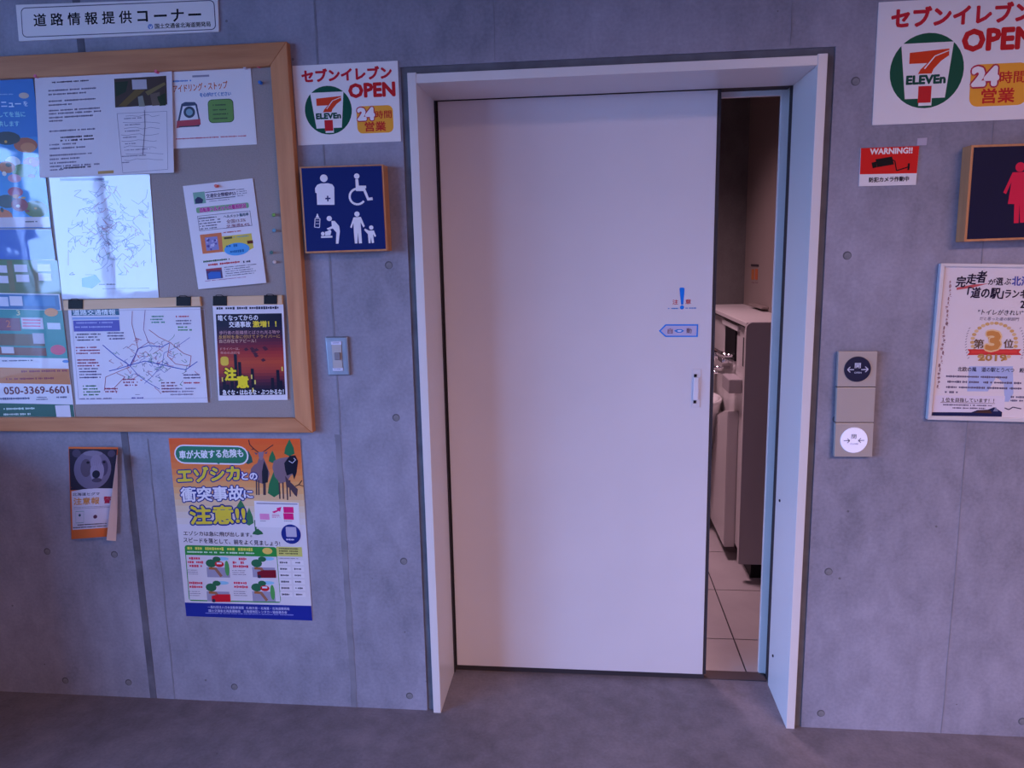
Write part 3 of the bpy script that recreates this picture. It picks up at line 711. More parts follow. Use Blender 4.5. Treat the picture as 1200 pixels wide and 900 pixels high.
# --- convenience store signs
def seven(label, quad, crop):
    r, s = flat('store_sign', label, 'sign', quad, crop, d=.004, uv=True)
    s.body('plate', WH, t=.004)
    asp = 1.41                                     # width to height: v units are taller
    s.part('headline')
    s.text('セブンイレブン', .085, .06, .85, .15, '#c41f34', 2, .05, skew=0)
    s.text('OPEN', .525, .265, .435, .165, '#c41f28', 2, .05)
    s.part('emblem')
    s.disc(.315, .575, .226, .305, '#0f5440', 1, 36)
    s.poly([(.15, .35), (.47, .35), (.435, .80), (.355, .80), (.355, .86), (.275, .86), (.275, .80), (.19, .80)][::-1], '#ece8ee', 2)
    s.poly([(.205, .425), (.445, .405), (.445, .46), (.40, .50), (.355, .565), (.345, .60), (.262, .60), (.275, .565), (.315, .515), (.205, .515)], '#d8401e', 3)
    s.poly([(.270, .70), (.350, .70), (.350, .835), (.270, .835)], '#c8242c', 3)
    s.line([(.445, .42), (.36, .46), (.30, .56)], .008, '#ece8ee', 4)
    s.text('ELEVEn', .195, .615, .235, .065, '#0f4a40', 4, .06)
    s.part('hours_badge')
    q = []
    for cx_, cy_, a0 in ((.935-.05, .545+.07, -90), (.935-.05, .885-.07, 0), (.585+.05, .885-.07, 90), (.585+.05, .545+.07, 180)):
        for k_ in range(5):
            a = math.radians(a0+k_*22.5); q.append((cx_+.05*math.cos(a), cy_+.07*math.sin(a)))
    s.poly(q, '#f0a838', 1)
    s.text('24', .60, .575, .15, .135, '#f2eef4', 4, .08, outline='#b8284c', ow=.07)
    s.text('時間', .765, .61, .155, .095, '#c82c28', 2, .02); s.text('営業', .66, .745, .20, .115, '#c82c28', 2, .03)
    s.flush()
seven('smaller white convenience store sign with green disc emblem, beside the notice board', [(45, 62), (489, 40), (503, 380), (70, 397)], F3)
seven('larger white convenience store sign with green disc emblem, at the top right corner', [(90, 8), (672, -24), (640, 417), (67, 440)], G3)

# --- accessible toilet light box
t = thing('restroom_sign', 'navy sign box with four white pictograms in a wooden case, left of the door', 'sign', P(410, 294, .0))
q0 = [(75, 488), (428, 477), (447, 842), (100, 853)]; qi = [(83, 494), (421, 483), (439, 834), (106, 845)]
slab('case', q0, F3, 0, .055, M_WOODV, t, bevel=.0015)
s = Sheet(t, qi, F3, .0565)
s.body('face', '#0c2068', t=.003)
s.part('pictogram', label='ostomy person pictogram')
W_ = '#eceaf6'
s.disc(178, 536, 16, 16, W_, 2)
s.poly([(150, 648), (148, 600), (142, 596), (141, 578), (150, 564), (165, 558), (197, 557), (214, 562), (222, 574), (223, 648)], W_, 2)
s.rect(191, 610, 6, 24, '#14246a', 3); s.rect(184, 619, 22, 6, '#14246a', 3)
s.part('pictogram', label='wheelchair pictogram')
s.disc(317, 527, 11.5, 11.5, W_, 2); s.poly([(311, 540), (323, 539), (326, 567), (356, 567), (357, 578), (313, 580)], W_, 2)
s.poly([(313, 578), (352, 578), (368, 618), (383, 616), (385, 628), (362, 630), (345, 590), (314, 590)], W_, 2)
arc = [(320+33*math.cos(math.radians(a)), 613+33*math.sin(math.radians(a))) for a in range(35, 262, 14)]; s.line(arc, 9, W_, 2)
s.part('pictogram', label='nappy changing pictogram')
s.line([(141, 706), (139, 742), (160, 744), (162, 706), (141, 706)], 3, W_, 2); s.poly([(143, 702), (159, 702), (155, 694), (153, 686), (149, 686), (147, 694)], W_, 2); s.line([(144, 716), (159, 716)], 2, W_, 3); s.line([(144, 728), (159, 728)], 2, W_, 3)
s.disc(201, 706, 11, 11, W_, 2); s.poly([(210, 716), (224, 716), (243, 738), (246, 760), (240, 812), (229, 812), (231, 765), (216, 748), (196, 754), (190, 748), (212, 738)], W_, 2)
s.rect(166, 780, 48, 8, W_, 2); s.disc(174, 770, 8, 8, W_, 2); s.poly([(183, 762), (196, 758), (205, 752), (210, 760), (206, 776), (184, 778)], W_, 2)
s.part('pictogram', label='adult and child pictogram')
s.disc(318, 687, 11, 11, W_, 2); s.poly([(303, 701), (334, 699), (351, 738), (345, 744), (333, 722), (336, 762), (339, 810), (326, 811), (322, 765), (320, 811), (309, 811), (305, 765), (303, 725), (296, 746), (289, 743)], W_, 2)
s.disc(378, 744, 9, 9, W_, 2); s.poly([(352, 748), (368, 757), (389, 756), (399, 780), (393, 784), (386, 772), (390, 808), (381, 810), (377, 786), (375, 810), (367, 810), (364, 772), (348, 754)], W_, 2)
s.flush()
# --- women's sign
t = thing('restroom_sign', 'dark navy sign box with a red woman pictogram at the right edge', 'sign', P(1185, 280, 0))
q0 = [(415, 510), (752, 500), (722, 838), (389, 850)]; qi = [(425, 518), (744, 508), (715, 830), (400, 841)]
slab('case', q0, G3, 0, .055, M_WOODV, t, bevel=.0015)
s = Sheet(t, qi, G3, .0565); s.body('face', '#101238', t=.003)
s.part('pictogram', label='red woman pictogram'); R_ = '#d81e48'
s.disc(587, 587, 17, 17, R_, 2)
s.poly([(560, 606), (606, 604), (640, 660), (630, 668), (612, 640), (624, 714), (607, 715), (603, 782), (586, 783), (584, 716), (581, 784), (564, 785), (566, 717), (543, 717), (556, 640), (537, 682), (527, 677)], R_, 2)
s.flush()

# --- security warning sign
r, s = flat('warning_sign', 'small red and white security camera warning sign right of the door', 'sign', [(27, 521), (232, 513), (220, 650), (20, 655)], G3, d=.004)
s.body('plate', '#e6e2e8', t=.004)
s.part('red_field'); s.poly([(27, 521), (232, 513), (223, 609), (23, 613)], '#d81e1e', 1)
s.part('lettering'); s.text('WARNING!!', 60, 523, 148, 20, '#f0e8ec', 3, .04); s.text('防犯カメラ作動中', 56, 624, 140, 17, '#1a1420', 3, .03)
s.part('pictogram', label='black camera pictogram')
s.poly([(78, 560), (136, 550), (143, 578), (84, 588)], '#0c0a14', 3); s.poly([(64, 572), (80, 568), (83, 588), (68, 592)], '#0c0a14', 3); s.line([(138, 562), (146, 566), (152, 600), (196, 586)], 4, '#0c0a14', 3); s.poly([(192, 574), (199, 574), (197, 598), (190, 598)], '#0c0a14', 3)
s.flush()
r, s = flat('tape_piece', 'small blank grey label stuck above the warning sign', 'label', [(226, 486), (260, 484), (257, 510), (224, 511)], G3, d=.0012); s.body('sheet', '#b4aec4', t=.001)

# --- deer poster
r, s = flat('poster', 'tall orange and white deer collision poster below the notice board', 'poster', [(28, 50), (606, 55), (660, 852), (106, 832)], D3, d=.003, gloss=1)
s.body('sheet', '#d5d2de', n=(2, 6))
s.part('background')
n = 14
cols = ['#e0602a', '#e0662c', '#e06c32', '#e07438', '#e07c42', '#e0884c', '#df9458', '#dea066', '#ddac78', '#dbb68c', '#dac0a0', '#d8c8b4', '#d7cdc6', '#d6d0d2']
for i, c in enumerate(cols):
    y0 = 50+i*27; y1 = y0+27.4
    s.poly([(28+(y0-50)*.1, y0), (606+(y0-55)*.0677, y0+3), (606+(y1-55)*.0677, y1+3), (28+(y1-50)*.1, y1)], c, 1)
s.part('tree_drawing')
def fir(cx_, cy_, rx, ry, c='#2a7048'): s.poly([(cx_-rx, cy_+ry*.7), (cx_-rx*.8, cy_), (cx_, cy_-ry), (cx_+rx*.8, cy_), (cx_+rx, cy_+ry*.7), (cx_, cy_+ry)], c, 2)
fir(559, 92, 23, 38); fir(484, 132, 16, 28); fir(378, 135, 20, 30, '#2c5a50'); fir(492, 250, 28, 60); fir(488, 270, 24, 26); fir(382, 395, 20, 40, '#3a7a50'); fir(345, 350, 22, 30, '#3a7a50'); fir(420, 462, 24, 14, '#2c6a48'); s.rect(404, 410, 8, 50, '#2c6a48', 2); fir(372, 400, 22, 22, '#3a7a50')
s.part('deer_picture')
s.poly([(424, 140), (446, 138), (460, 170), (472, 205), (464, 240), (446, 252), (424, 246), (402, 232), (388, 205), (390, 185), (404, 168), (418, 160)], '#7a6272', 3); s.poly([(422, 112), (448, 110), (444, 132), (440, 146), (430, 147), (424, 132)], '#8a7484', 5); s.poly([(422, 118), (404, 112), (412, 124)], '#6a5468', 5); s.poly([(448, 116), (464, 108), (458, 121)], '#6a5468', 5)
s.poly([(448, 150), (466, 195), (464, 245), (440, 250), (438, 200), (444, 165)], '#22202e', 4)
s.line([(425, 115), (400, 95), (384, 78), (380, 58)], 4, '#3a2a30', 4); s.line([(440, 114), (462, 98), (478, 86), (488, 80)], 4, '#3a2a30', 4); s.line([(404, 98), (392, 100)], 3, '#3a2a30', 4)
for x in (414, 424, 446, 452): s.line([(x, 235), (x+1, 300)], 6, '#4a3a44', 3)
s.poly([(490, 150), (520, 138), (560, 132), (590, 140), (592, 200), (565, 215), (550, 240), (520, 250), (495, 220), (484, 180)], '#7d6876', 3)
s.poly([(536, 160), (560, 128), (585, 126), (597, 150), (590, 205), (580, 232), (572, 205), (548, 215), (540, 190)], '#17152a', 4)
s.line([(556, 150), (572, 160), (586, 146), (578, 138)], 3, '#c8c8e0', 5)
s.poly([(540, 215), (560, 240), (596, 275), (592, 308), (582, 300), (560, 270), (545, 262)], '#4c3c48', 4)
s.line([(584, 262), (600, 255), (614, 236)], 4, '#17152a', 5); s.line([(600, 255), (622, 262)], 3, '#17152a', 5)
for x, y in ((514, 245), (530, 245), (548, 250), (560, 235)): s.line([(x, y), (x+3, y+72)], 6, '#4a3642', 3)
s.part('speech_bubble')
s.rrect(50, 78, 326, 84, 42, '#e4e0ea', 3); s.rrect(56, 84, 314, 72, 36, '#2a7a5c', 4); s.poly([(225, 150), (262, 146), (250, 166)], '#2a7a5c', 4)
s.part('headline')
s.text('車が大破する危険も', 74, 106, 280, 36, '#dfe4ec', 6, .03, rot=-3)
N1 = '#182c84'
s.text('エゾシカ', 66, 184, 270, 62, '#d8c83c', 6, .05, outline=N1, ow=.075, rot=-4); s.text('との', 348, 200, 68, 32, '#dfe0ee', 6, .04, outline=N1, ow=.10)
s.text('衝突事故', 80, 268, 274, 62, '#dfe0ee', 6, .03, outline=N1, ow=.07, rot=-3); s.text('に', 358, 280, 38, 32, '#dfe0ee', 6, .04, outline=N1, ow=.10)
s.text('注意!!', 120, 350, 240, 78, '#d8c83c', 6, .04, outline=N1, ow=.07, rot=-2)
s.part('body_text')
s.text('エゾシカは急に飛び出します。', 93, 458, 300, 20, '#14143c', 4, .015); s.text('スピードを落として、前をよく見ましょう!', 93, 486, 424, 22, '#14143c', 4, .015, rot=1)
s.part('chart_box')
s.poly([(404, 326), (600, 334), (606, 446), (410, 440)], '#e0dde8', 3); s.rect(414, 334, 180, 5, '#8a88a8', 4)
s.rect(428, 382, 42, 26, '#dc8cc0', 4); s.rect(532, 352, 44, 26, '#d81e78', 4); s.rect(532, 380, 44, 28, '#d81e78', 4); s.poly([(482, 374), (505, 366), (502, 358), (524, 352), (518, 374), (512, 370), (492, 380)], '#d81e78', 4); s.marks(482, 384, 38, 18, 3, '#c85090', 4); s.marks(430, 412, 40, 8, 1, '#807ca0', 4); s.marks(535, 412, 40, 8, 1, '#807ca0', 4)
s.part('code_badge'); s.disc(566, 472, 43, 43, '#1c2a84', 4, 30); s.rrect(542, 440, 46, 44, 4, '#b4b0cc', 5); s.marks(545, 492, 44, 9, 1, '#d8d4f0', 6, .8, 0)
s.part('advice_panels')
s.rrect(98, 520, 404, 246, 12, '#2e9040', 2); s.rect(105, 563, 398, 198, '#d6d3df', 3)
s.marks(110, 526, 300, 19, 1, '#d4d85c', 4, .8, 0); s.marks(110, 546, 300, 11, 1, '#c8e8d0', 4, .7, 0); s.disc(462, 546, 22, 14, '#e0c060', 4)
G_, Rd = '#2c6a4a', '#c42030'
for (ox_, oy_, car) in ((195, 572, 0), (395, 572, 1), (195, 678, 1), (395, 678, 0)):
    s.rect(ox_, oy_+45, 100, 44, '#9a98b4', 4); s.disc(ox_+20, oy_+28, 24, 18, G_, 5, 12); s.disc(ox_+44, oy_+10, 18, 12, G_, 5, 10); s.disc(ox_+70, oy_+8, 28, 8, '#8cc4e4', 4, 12)
    s.line([(ox_+10, oy_+50), (ox_+45, oy_+52)], 10, '#a8683c', 6); s.line([(ox_+38, oy_+50), (ox_+66, oy_+86)], 12, '#9a6a58', 6)
    if car: s.poly([(ox_+22, oy_+66), (ox_+50, oy_+58), (ox_+104, oy_+58), (ox_+106, oy_+92), (ox_+24, oy_+92)], '#7a1428' if oy_ < 600 else '#d0182c', 7); s.disc(ox_+32, oy_+86, 8, 8, '#30304a', 8, 10)
    else: s.disc(ox_+56, oy_+32, 20, 13, Rd, 7, 14); s.rect(ox_+44, oy_+24, 22, 8, '#d8dce8', 8)
    if not car: s.disc(ox_+90, oy_+50, 10, 34, '#52a058', 6, 12)
for x, y in ((110, 572), (308, 574), (118, 680), (314, 680)): s.marks(x, y, 72, 50 if y < 600 else 34, 3 if y < 600 else 2, '#d4385c', 5, .7, .2); s.marks(x, y+(56 if y < 600 else 42), 60, 26, 3, '#5c5a7c', 5, .35)
s.part('table')
s.rect(501, 527, 112, 42, '#c8c870', 3); s.marks(512, 532, 92, 32, 3, '#50502c', 4, .6, .1)
for i in range(6):
    y = 592+i*28; xx = 508+i*1.9; s.rect(xx, y-6, 54, 20, '#e0dde8', 3); s.rect(xx+62, y-5, 50, 20, '#e0dde8', 3); s.marks(xx+8, y, 38, 11, 1, '#44425c', 4, .8, .1); s.marks(xx+70, y+1, 34, 10, 1, '#44425c', 4, .8, .1)
s.marks(512, 576, 90, 7, 1, '#6c6a88', 4)
s.part('footer_band')
s.poly([(100, 772), (655, 787), (660, 852), (106, 832)], '#202c94', 2)
s.text('一般社団法人日本自動車連盟', 200, 786, 158, 12, '#c4c8f0', 4); s.text('札幌方面・北海道・北海道開発局', 368, 790, 190, 12, '#c4c8f0', 4)
s.text('国土交通省北海道運輸局　北海道地区レンタカー協会連合会', 204, 802, 344, 12, '#c4c8f0', 4); s.marks(190, 816, 390, 7, 1, '#8c94d8', 4, .7, 0)
s.flush()

# --- bear leaflet, curling off the wall
def bendB(u, v): return .010+.028*math.sin(math.pi*min(1, u*1.0))*(.35+.65*v)+.022*v*u
r, s = flat('leaflet', 'curled leaflet with a brown bear photograph taped below the notice board', 'leaflet', [(66, 92), (438, 98), (372, 750), (88, 784)], E3, d=.003, bend=bendB)
s.q = [Vector(p) for p in [(66, 88), (438, 92), (376, 762), (88, 784)]]; s.W = 372; s.H = 690
s.uv = True; s.ex, s.ey = Vector((1, 0)), Vector((0, 1))
s.body('sheet', '#d66a34', t=.001, n=(12, 10))
def fill(u0, v0, u1, v1, col, layer, nx=10, ny=4): s.rect(u0, v0, u1-u0, v1-v0, col, layer, (nx, ny))
s.part('bear_picture')
fill(.01, .02, .99, .47, '#2a2438', 1)
s.disc(.50, .25, .40, .215, '#6e6480', 3, 28); s.disc(.16, .07, .09, .045, '#4a4058', 4, 12); s.disc(.88, .07, .08, .04, '#4a4058', 4, 12)
s.disc(.36, .23, .12, .10, '#574a5e', 5, 16); s.disc(.74, .23, .09, .09, '#4c4260', 5, 16); s.disc(.5, .07, .2, .03, '#80768f', 5, 16); s.disc(.60, .27, .15, .12, '#8d83a0', 6, 20); s.disc(.57, .17, .12, .09, '#857a96', 6, 16)
s.disc(.58, .30, .085, .045, '#1c1a30', 8, 14); s.disc(.40, .17, .035, .014, '#1a1624', 8, 10); s.disc(.74, .165, .03, .013, '#1a1624', 8, 10); s.disc(.60, .365, .11, .025, '#4a4058', 7, 14)
s.part('text_field')
fill(.035, .48, .985, .90, '#ccc6da', 2)
s.poly([(.035, .482), (.3, .462), (.6, .455), (.985, .462), (.985, .485)], '#ccc6da', 3)
s.text('北海道ヒグマ', .06, .50, .62, .032, '#1e1c40', 5, .02)
s.text('注意報', .08, .555, .60, .075, '#cc8a4c', 5, .04); s.text('警', .78, .55, .17, .075, '#b02848', 5, .04)
s.marks(.08, .655, .86, .03, 2, '#4a4870', 5, .3, 0)
s.part('boxes'); s.ring(.12, .70, .2, .13, .006, '#70a0a0', 4); s.disc(.22, .745, .03, .015, '#3a5a70', 5, 10); s.disc(.60, .77, .05, .022, '#5a3050', 5, 10)
s.marks(.15, .845, .75, .014, 1, '#20203c', 5, .9, .0); s.marks(.05, .872, .85, .014, 1, '#20203c', 5, .9, .0)
s.flush()
# turned-over edge of the leaflet
bm = bmesh.new(); ox, oy, k = E3
e0 = [(430, 150, .052), (398, 400, .062), (372, 600, .070), (352, 792, .078)]; e1 = [(438, 150, .022), (436, 400, .032), (434, 600, .038), (424, 798, .044)]
va = [P(ox+x/k, oy+y/k, d) for x, y, d in e0]; vb = [P(ox+x/k, oy+y/k, d) for x, y, d in e1]
for i in range(3): hexa(bm, [va[i], vb[i], vb[i+1], va[i+1]], [p+Vector((-.0008, .001, 0)) for p in (va[i], vb[i], vb[i+1], va[i+1])])
bmesh.ops.recalc_face_normals(bm, faces=bm.faces)
link('turned_edge', bm, ink('#e0dae6'), r, label='plain white curled-over edge')
box('tape_strip', P(90, 523).x, P(125, 523).x, -.0135, -.0005, P(90, 527).z, P(90, 523.6).z, ink('#b8a0b0'), r)

# --- steel switch plate
k5 = (370, 380, 12.857)
t = thing('light_switch', 'stainless steel toggle switch plate between the notice board and the door', 'switch', P(396, 440, 0))
M_SW = mat('switch_steel', (.33, .34, .40), .38, .8)
slab('plate', [(138, 190), (480, 186), (518, 770), (190, 774)], k5, 0, .010, M_SW, t, bevel=.004)
slab('inner_field', [(178, 226), (450, 222), (478, 726), (215, 730)], k5, .010, .0112, M_SW, t, bevel=.0003)
slab('insert', [(238, 300), (384, 298), (402, 660), (262, 664)], k5, .0112, .014, mat('switch_cream', (.45, .42, .44), .4), t, bevel=.0006)
slab('toggle', [(276, 430), (362, 428), (370, 536), (285, 540)], k5, .014, .021, mat('switch_grey', (.22, .20, .24), .4), t, bevel=.0015)
slab('label_strip', [(228, 262), (384, 258), (386, 308), (232, 310)], k5, .0112, .0145, ink('#d4d6f0'), t); slab('label_strip', [(252, 664), (410, 658), (412, 700), (258, 704)], k5, .0112, .0145, ink('#d4d6f0'), t)
s = Sheet(t, [(228, 262), (384, 258), (386, 308), (232, 310)], k5, .0148); s.part('small_print'); s.marks(260, 276, 90, 16, 1, '#7078a0', 1, .8, 0); s.marks(282, 672, 96, 14, 1, '#7078a0', 1, .8, 0); s.flush()

# --- door buttons
k6 = (960, 380, 5)
t = thing('door_button_panel', 'tall grey wall panel with a dark round open button above a lit round close button', 'button panel', P(1000, 535, 0))
qs = [[(113, 160), (342, 160), (331, 366), (105, 366)], [(104, 371), (331, 371), (320, 574), (97, 574)], [(96, 579), (320, 579), (311, 778), (88, 776)]]
slab('back_box', [(114, 162), (340, 162), (309, 775), (90, 775)], k6, 0, .016, M_GASKET, t)
for i, q in enumerate(qs): slab('blank_panel' if i == 1 else 'button_module', q, k6, .006, .022, M_PANELM, t, bevel=.0012)
def button(cx_, cy_, r_, m, name, label):
    ox, oy, k = k6; c = P(ox+cx_/k, oy+cy_/k, .022); e = P(ox+(cx_+r_)/k, oy+cy_/k, .022); R = (e-c).length
    bm = bmesh.new(); cyl(bm, c, c+Vector((0, -.004, 0)), R, 40, R*.97); return link(name, bm, m, t, label=label)
M_NAVY = mat('button_navy', (.008, .012, .05), .25)
M_LIT = mat('button_lit', (.7, .7, .8), .4, emit=((.62, .56, .95), .4))
b1 = button(224, 263, 79, M_NAVY, 'button', 'dark navy open button'); b2 = button(203, 679, 80, M_LIT, 'button', 'glowing white close button')
s = Sheet(b1, qs[0], k6, .0266)
s.part('button_symbols', label='white arrows pointing apart'); Wb = '#c4cce8'
s.text('開', 210, 227, 34, 30, Wb, 2, .02); s.line([(166, 266), (204, 266)], 5, Wb, 2); s.line([(182, 250), (166, 266), (182, 282)], 5, Wb, 2); s.line([(246, 266), (286, 264)], 5, Wb, 2); s.line([(270, 248), (287, 264), (270, 280)], 5, Wb, 2); s.text('OPEN', 206, 279, 42, 9, Wb, 2, .02); s.flush(); s.root = b2
s.part('button_symbols', label='dark arrows pointing together'); Kb = '#1c1a38'
s.text('閉', 190, 645, 28, 26, Kb, 2, .0); s.line([(144, 682), (178, 682)], 3.5, Kb, 2); s.line([(165, 670), (179, 682), (165, 696)], 3.5, Kb, 2); s.line([(264, 680), (230, 682)], 3.5, Kb, 2); s.line([(244, 668), (230, 682), (244, 694)], 3.5, Kb, 2); s.text('CLOSE', 183, 697, 46, 8, '#6c6888', 2, .0); pass
s.flush()

# --- framed award
t = thing('framed_certificate', 'white hand-lettered award certificate in a silver frame at the right edge', 'picture frame', P(1165, 494, 0))
OUT = [(175, 76), (740, 84), (690, 841), (111, 826)]; INN = [(194, 91), (726, 98), (677, 824), (130, 808)]
ox, oy, k = Hc
for i in range(4):
    j = (i+1) % 4; fr_ = [P(ox+OUT[i][0]/k, oy+OUT[i][1]/k, .018), P(ox+OUT[j][0]/k, oy+OUT[j][1]/k, .018), P(ox+INN[j][0]/k, oy+INN[j][1]/k, .018), P(ox+INN[i][0]/k, oy+INN[i][1]/k, .018)]
    bm = bmesh.new(); hexa(bm, fr_, [p+Vector((0, .018, 0)) for p in fr_]); bmesh.ops.recalc_face_normals(bm, faces=bm.faces); bmesh.ops.bevel(bm, geom=bm.edges[:], offset=.0012, segments=2, affect='EDGES'); link('frame_rail', bm, M_ALU, t)
s = Sheet(t, INN, Hc, .010, gloss=1); s.body('certificate', '#ddd6de', t=.004)
Kk = '#241c38'
s.part('headline')
s.poly([(250, 192), (330, 178), (405, 172), (330, 192), (250, 204)], '#c05a60', 1)
s.text('完', 248, 138, 44, 52, Kk, 3, .03, skew=.12); s.text('走', 298, 126, 46, 50, Kk, 3, .03, skew=.12); s.text('者', 346, 112, 46, 56, Kk, 3, .03, skew=.12)
s.text('が', 402, 150, 34, 28, Kk, 3, .02, skew=.1); s.text('選', 440, 145, 34, 36, Kk, 3, .02); s.text('ぶ', 480, 148, 32, 30, Kk, 3, .02); s.text('北海道', 518, 138, 130, 44, '#4650a8', 3, .03)
s.text('「道の駅」', 302, 190, 172, 52, Kk, 3, .03, skew=.1); s.text('ランキング', 482, 200, 180, 42, Kk, 3, .03, skew=.1); s.text('2019', 558, 256, 90, 34, Kk, 3, .03)
s.text('"トイレがきれい"', 352, 296, 216, 26, Kk, 3, .01, skew=.15); s.text('だと思った道の駅部門', 360, 332, 188, 17, '#504868', 3, .0, skew=.15)
s.part('rosette')
import math as _m
for a in range(0, 360, 12):
    if 60 < a < 120: continue
    s.disc(430+105*_m.cos(_m.radians(a)), 455+92*_m.sin(_m.radians(a)), 11, 8, '#cda66a' if a % 24 else '#d8b98a', 2, 8)
s.disc(430, 425, 32, 30, '#d09a5c', 3); s.disc(430, 425, 22, 20, '#c08038', 4); s.text('3', 398, 405, 62, 84, '#c88a4a', 5, .05, outline='#e4c494'); s.text('第', 334, 440, 48, 44, '#6a5038', 5, .02); s.text('位', 478, 440, 46, 42, '#6a5038', 5, .02)
s.poly([(302, 488), (560, 488), (548, 502), (562, 516), (300, 516), (312, 502)], '#c83838', 3); s.poly([(320, 494), (540, 494), (540, 506), (320, 508)], '#d84440', 4)
s.text('2019', 356, 512, 132, 30, '#b08850', 5, .05)
for sgn, bx in ((-1, 290), (1, 570)):
    for i in range(12): s.line([(bx+sgn*(i-6)**2*.5*-1, 390+i*13), (bx+sgn*(i-6)**2*.5*-1+8, 384+i*13)], 3, '#8a8494', 2)
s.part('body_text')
s.poly([(310, 570), (520, 570), (522, 700), (500, 740), (480, 740), (476, 650), (440, 620), (400, 690), (300, 690)], '#a8b8e4', 1)  # pale blue shape behind the text lines
s.text('北欧の風　道の駅とうべつ　殿', 256, 572, 318, 22, '#2a2848', 4, .01); s.marks(200, 612, 300, 12, 1, '#6c6480', 4, .9, 0); s.marks(206, 638, 360, 12, 1, '#6c6480', 4, .9, 0); s.marks(200, 664, 360, 12, 1, '#6c6480', 4, .9, 0); s.marks(194, 688, 60, 12, 1, '#6c6480', 4, .9, 0)
s.marks(510, 712, 120, 34, 2, '#6c6888', 4, .6); s.line([(480, 770), (500, 778), (520, 766), (560, 774)], 5, '#4a4060', 4)
s.part('vertical_script')
for i in range(26):
    y = 165+i*20; x = 222-i*2.4+random.uniform(-7, 5); s.disc(x, y, random.uniform(3, 8), random.uniform(4, 10), random.choice(['#9a7a80', '#a88a90', '#8a6a74']), 2, 6); s.line([(x-6, y+6), (x+random.uniform(0, 8), y+12)], 1.6, '#8a6a74', 2)
s.part('caption_card')
s.poly([(146, 710), (482, 712), (478, 790), (138, 790)], '#dad4e6', 2); s.text('１位を目指しています！！', 180, 720, 250, 20, '#3c2c30', 4, .02); s.rect(172, 742, 262, 2, '#5a3c40', 4); s.marks(185, 750, 240, 10, 1, '#6c6480', 4, .8, 0); s.marks(218, 765, 170, 10, 1, '#6c6480', 4, .8, 0)
s.poly([(132, 790), (320, 791), (350, 780), (400, 778), (430, 766), (452, 780), (468, 790), (466, 812), (130, 806)], '#1c2450', 3); s.poly([(425, 786), (437, 764), (450, 786)], '#8088a8', 5); s.poly([(330, 792), (360, 782), (410, 780), (420, 796)], '#4a3430', 5)
s.flush()

# ================================================================== WASHROOM THINGS
u = thing('washroom_unit', 'waist-high laminate washroom unit with grey end panel seen through the door gap', 'cabinet', (.9, 1.9, 0))
box('body', .80, 1.03, 1.235, 2.6, .10, 1.305, M_UNIT, u)
box('top_slab', .768, 1.03, 1.222, 2.6, 1.322, 1.345, M_UNIT, u, bevel=.003)
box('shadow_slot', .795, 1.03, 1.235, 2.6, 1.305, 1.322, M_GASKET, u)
bm = bmesh.new(); pts = [(.765, .10), (1.03, .10), (1.03, 1.347)]
for k_ in range(7):
    a = math.radians(90+k_*15); pts.append((.765+.03+.03*math.cos(a), 1.347-.03+.03*math.sin(a)))
pts = pts[:3]+pts[3:]
hexa(bm, [(x, 1.2, z) for x, z in pts], [(x, 1.236, z) for x, z in pts], 0); bmesh.ops.recalc_face_normals(bm, faces=bm.faces)
link('end_panel', bm, M_UNITD, u, label='flat grey-brown end panel with one rounded corner')
box('edge_band', .7635, .767, 1.201, 1.235, .104, 1.31, M_UNIT, u, bevel=.001)
box('toe_block', .84, 1.03, 1.26, 2.5, 0, .10, M_DARKP, u)
box('grip_slot', .797, .801, 1.36, 1.43, 1.10, 1.25, M_GASKET, u)
box('mirror_panel', .79, .80, 1.60, 1.90, 1.10, 1.275, M_DARKP, u, bevel=.002)
box('bracket', .785, .80, 1.53, 1.98, 1.270, 1.30, M_CERAM, u, bevel=.003)
box('paper_holder', .73, .80, 1.42, 1.62, .955, 1.03, M_UNITD, u, bevel=.006)
bm = bmesh.new(); tube(bm, [(.80, 1.62, 1.13), (.745, 1.62, 1.13), (.735, 1.90, 1.13), (.735, 1.90, 1.07)], .010, 10); tube(bm, [(.80, 1.78, 1.04), (.70, 1.78, 1.04), (.69, 1.78, 1.0)], .009, 10); tube(bm, [(.80, 1.95, .98), (.72, 1.95, .99), (.70, 1.92, .94)], .009, 10)
boxm(bm, .74, .80, 1.70, 2.0, 1.075, 1.10, .004)
link('faucet', bm, M_CHROME, u, smooth=True)
# slop basin with tall apron and sloping rim
b_ = thing('slop_basin', 'white ceramic slop basin with tall front beside the washroom unit', 'basin', (.75, 1.9, 0))
bm = bmesh.new()
prof = [(1.49, .075), (1.49, .845), (1.62, .82), (1.80, .76), (2.30, .72), (2.30, .075)]
hexa(bm, [(.742, y, z) for y, z in prof], [(.80, y, z) for y, z in prof]); bmesh.ops.recalc_face_normals(bm, faces=bm.faces); bmesh.ops.bevel(bm, geom=bm.edges[:], offset=.004, segments=2, affect='EDGES')
link('apron', bm, M_UNIT, b_)
bm = bmesh.new(); ring_ = []
for i in range(20):
    a = i*2*math.pi/20; ring_.append((.66+.13*math.cos(a), 2.0+.22*math.sin(a)))
prev = None
for (sc, z) in ((.55, .42), (.8, .62), (1.0, .80), (1.05, .83), (.92, .83), (.7, .68), (.35, .60)):
    cur = [bm.verts.new((.66+(x-.66)*sc, 2.0+(y-2.0)*sc, z)) for x, y in ring_]
    if prev: [bm.faces.new((prev[i], prev[(i+1) % 20], cur[(i+1) % 20], cur[i])) for i in range(20)]
    else: bm.faces.new(cur[::-1])
    prev = cur
bm.faces.new(prev)
link('bowl', bm, M_CERAM, b_, smooth=True)
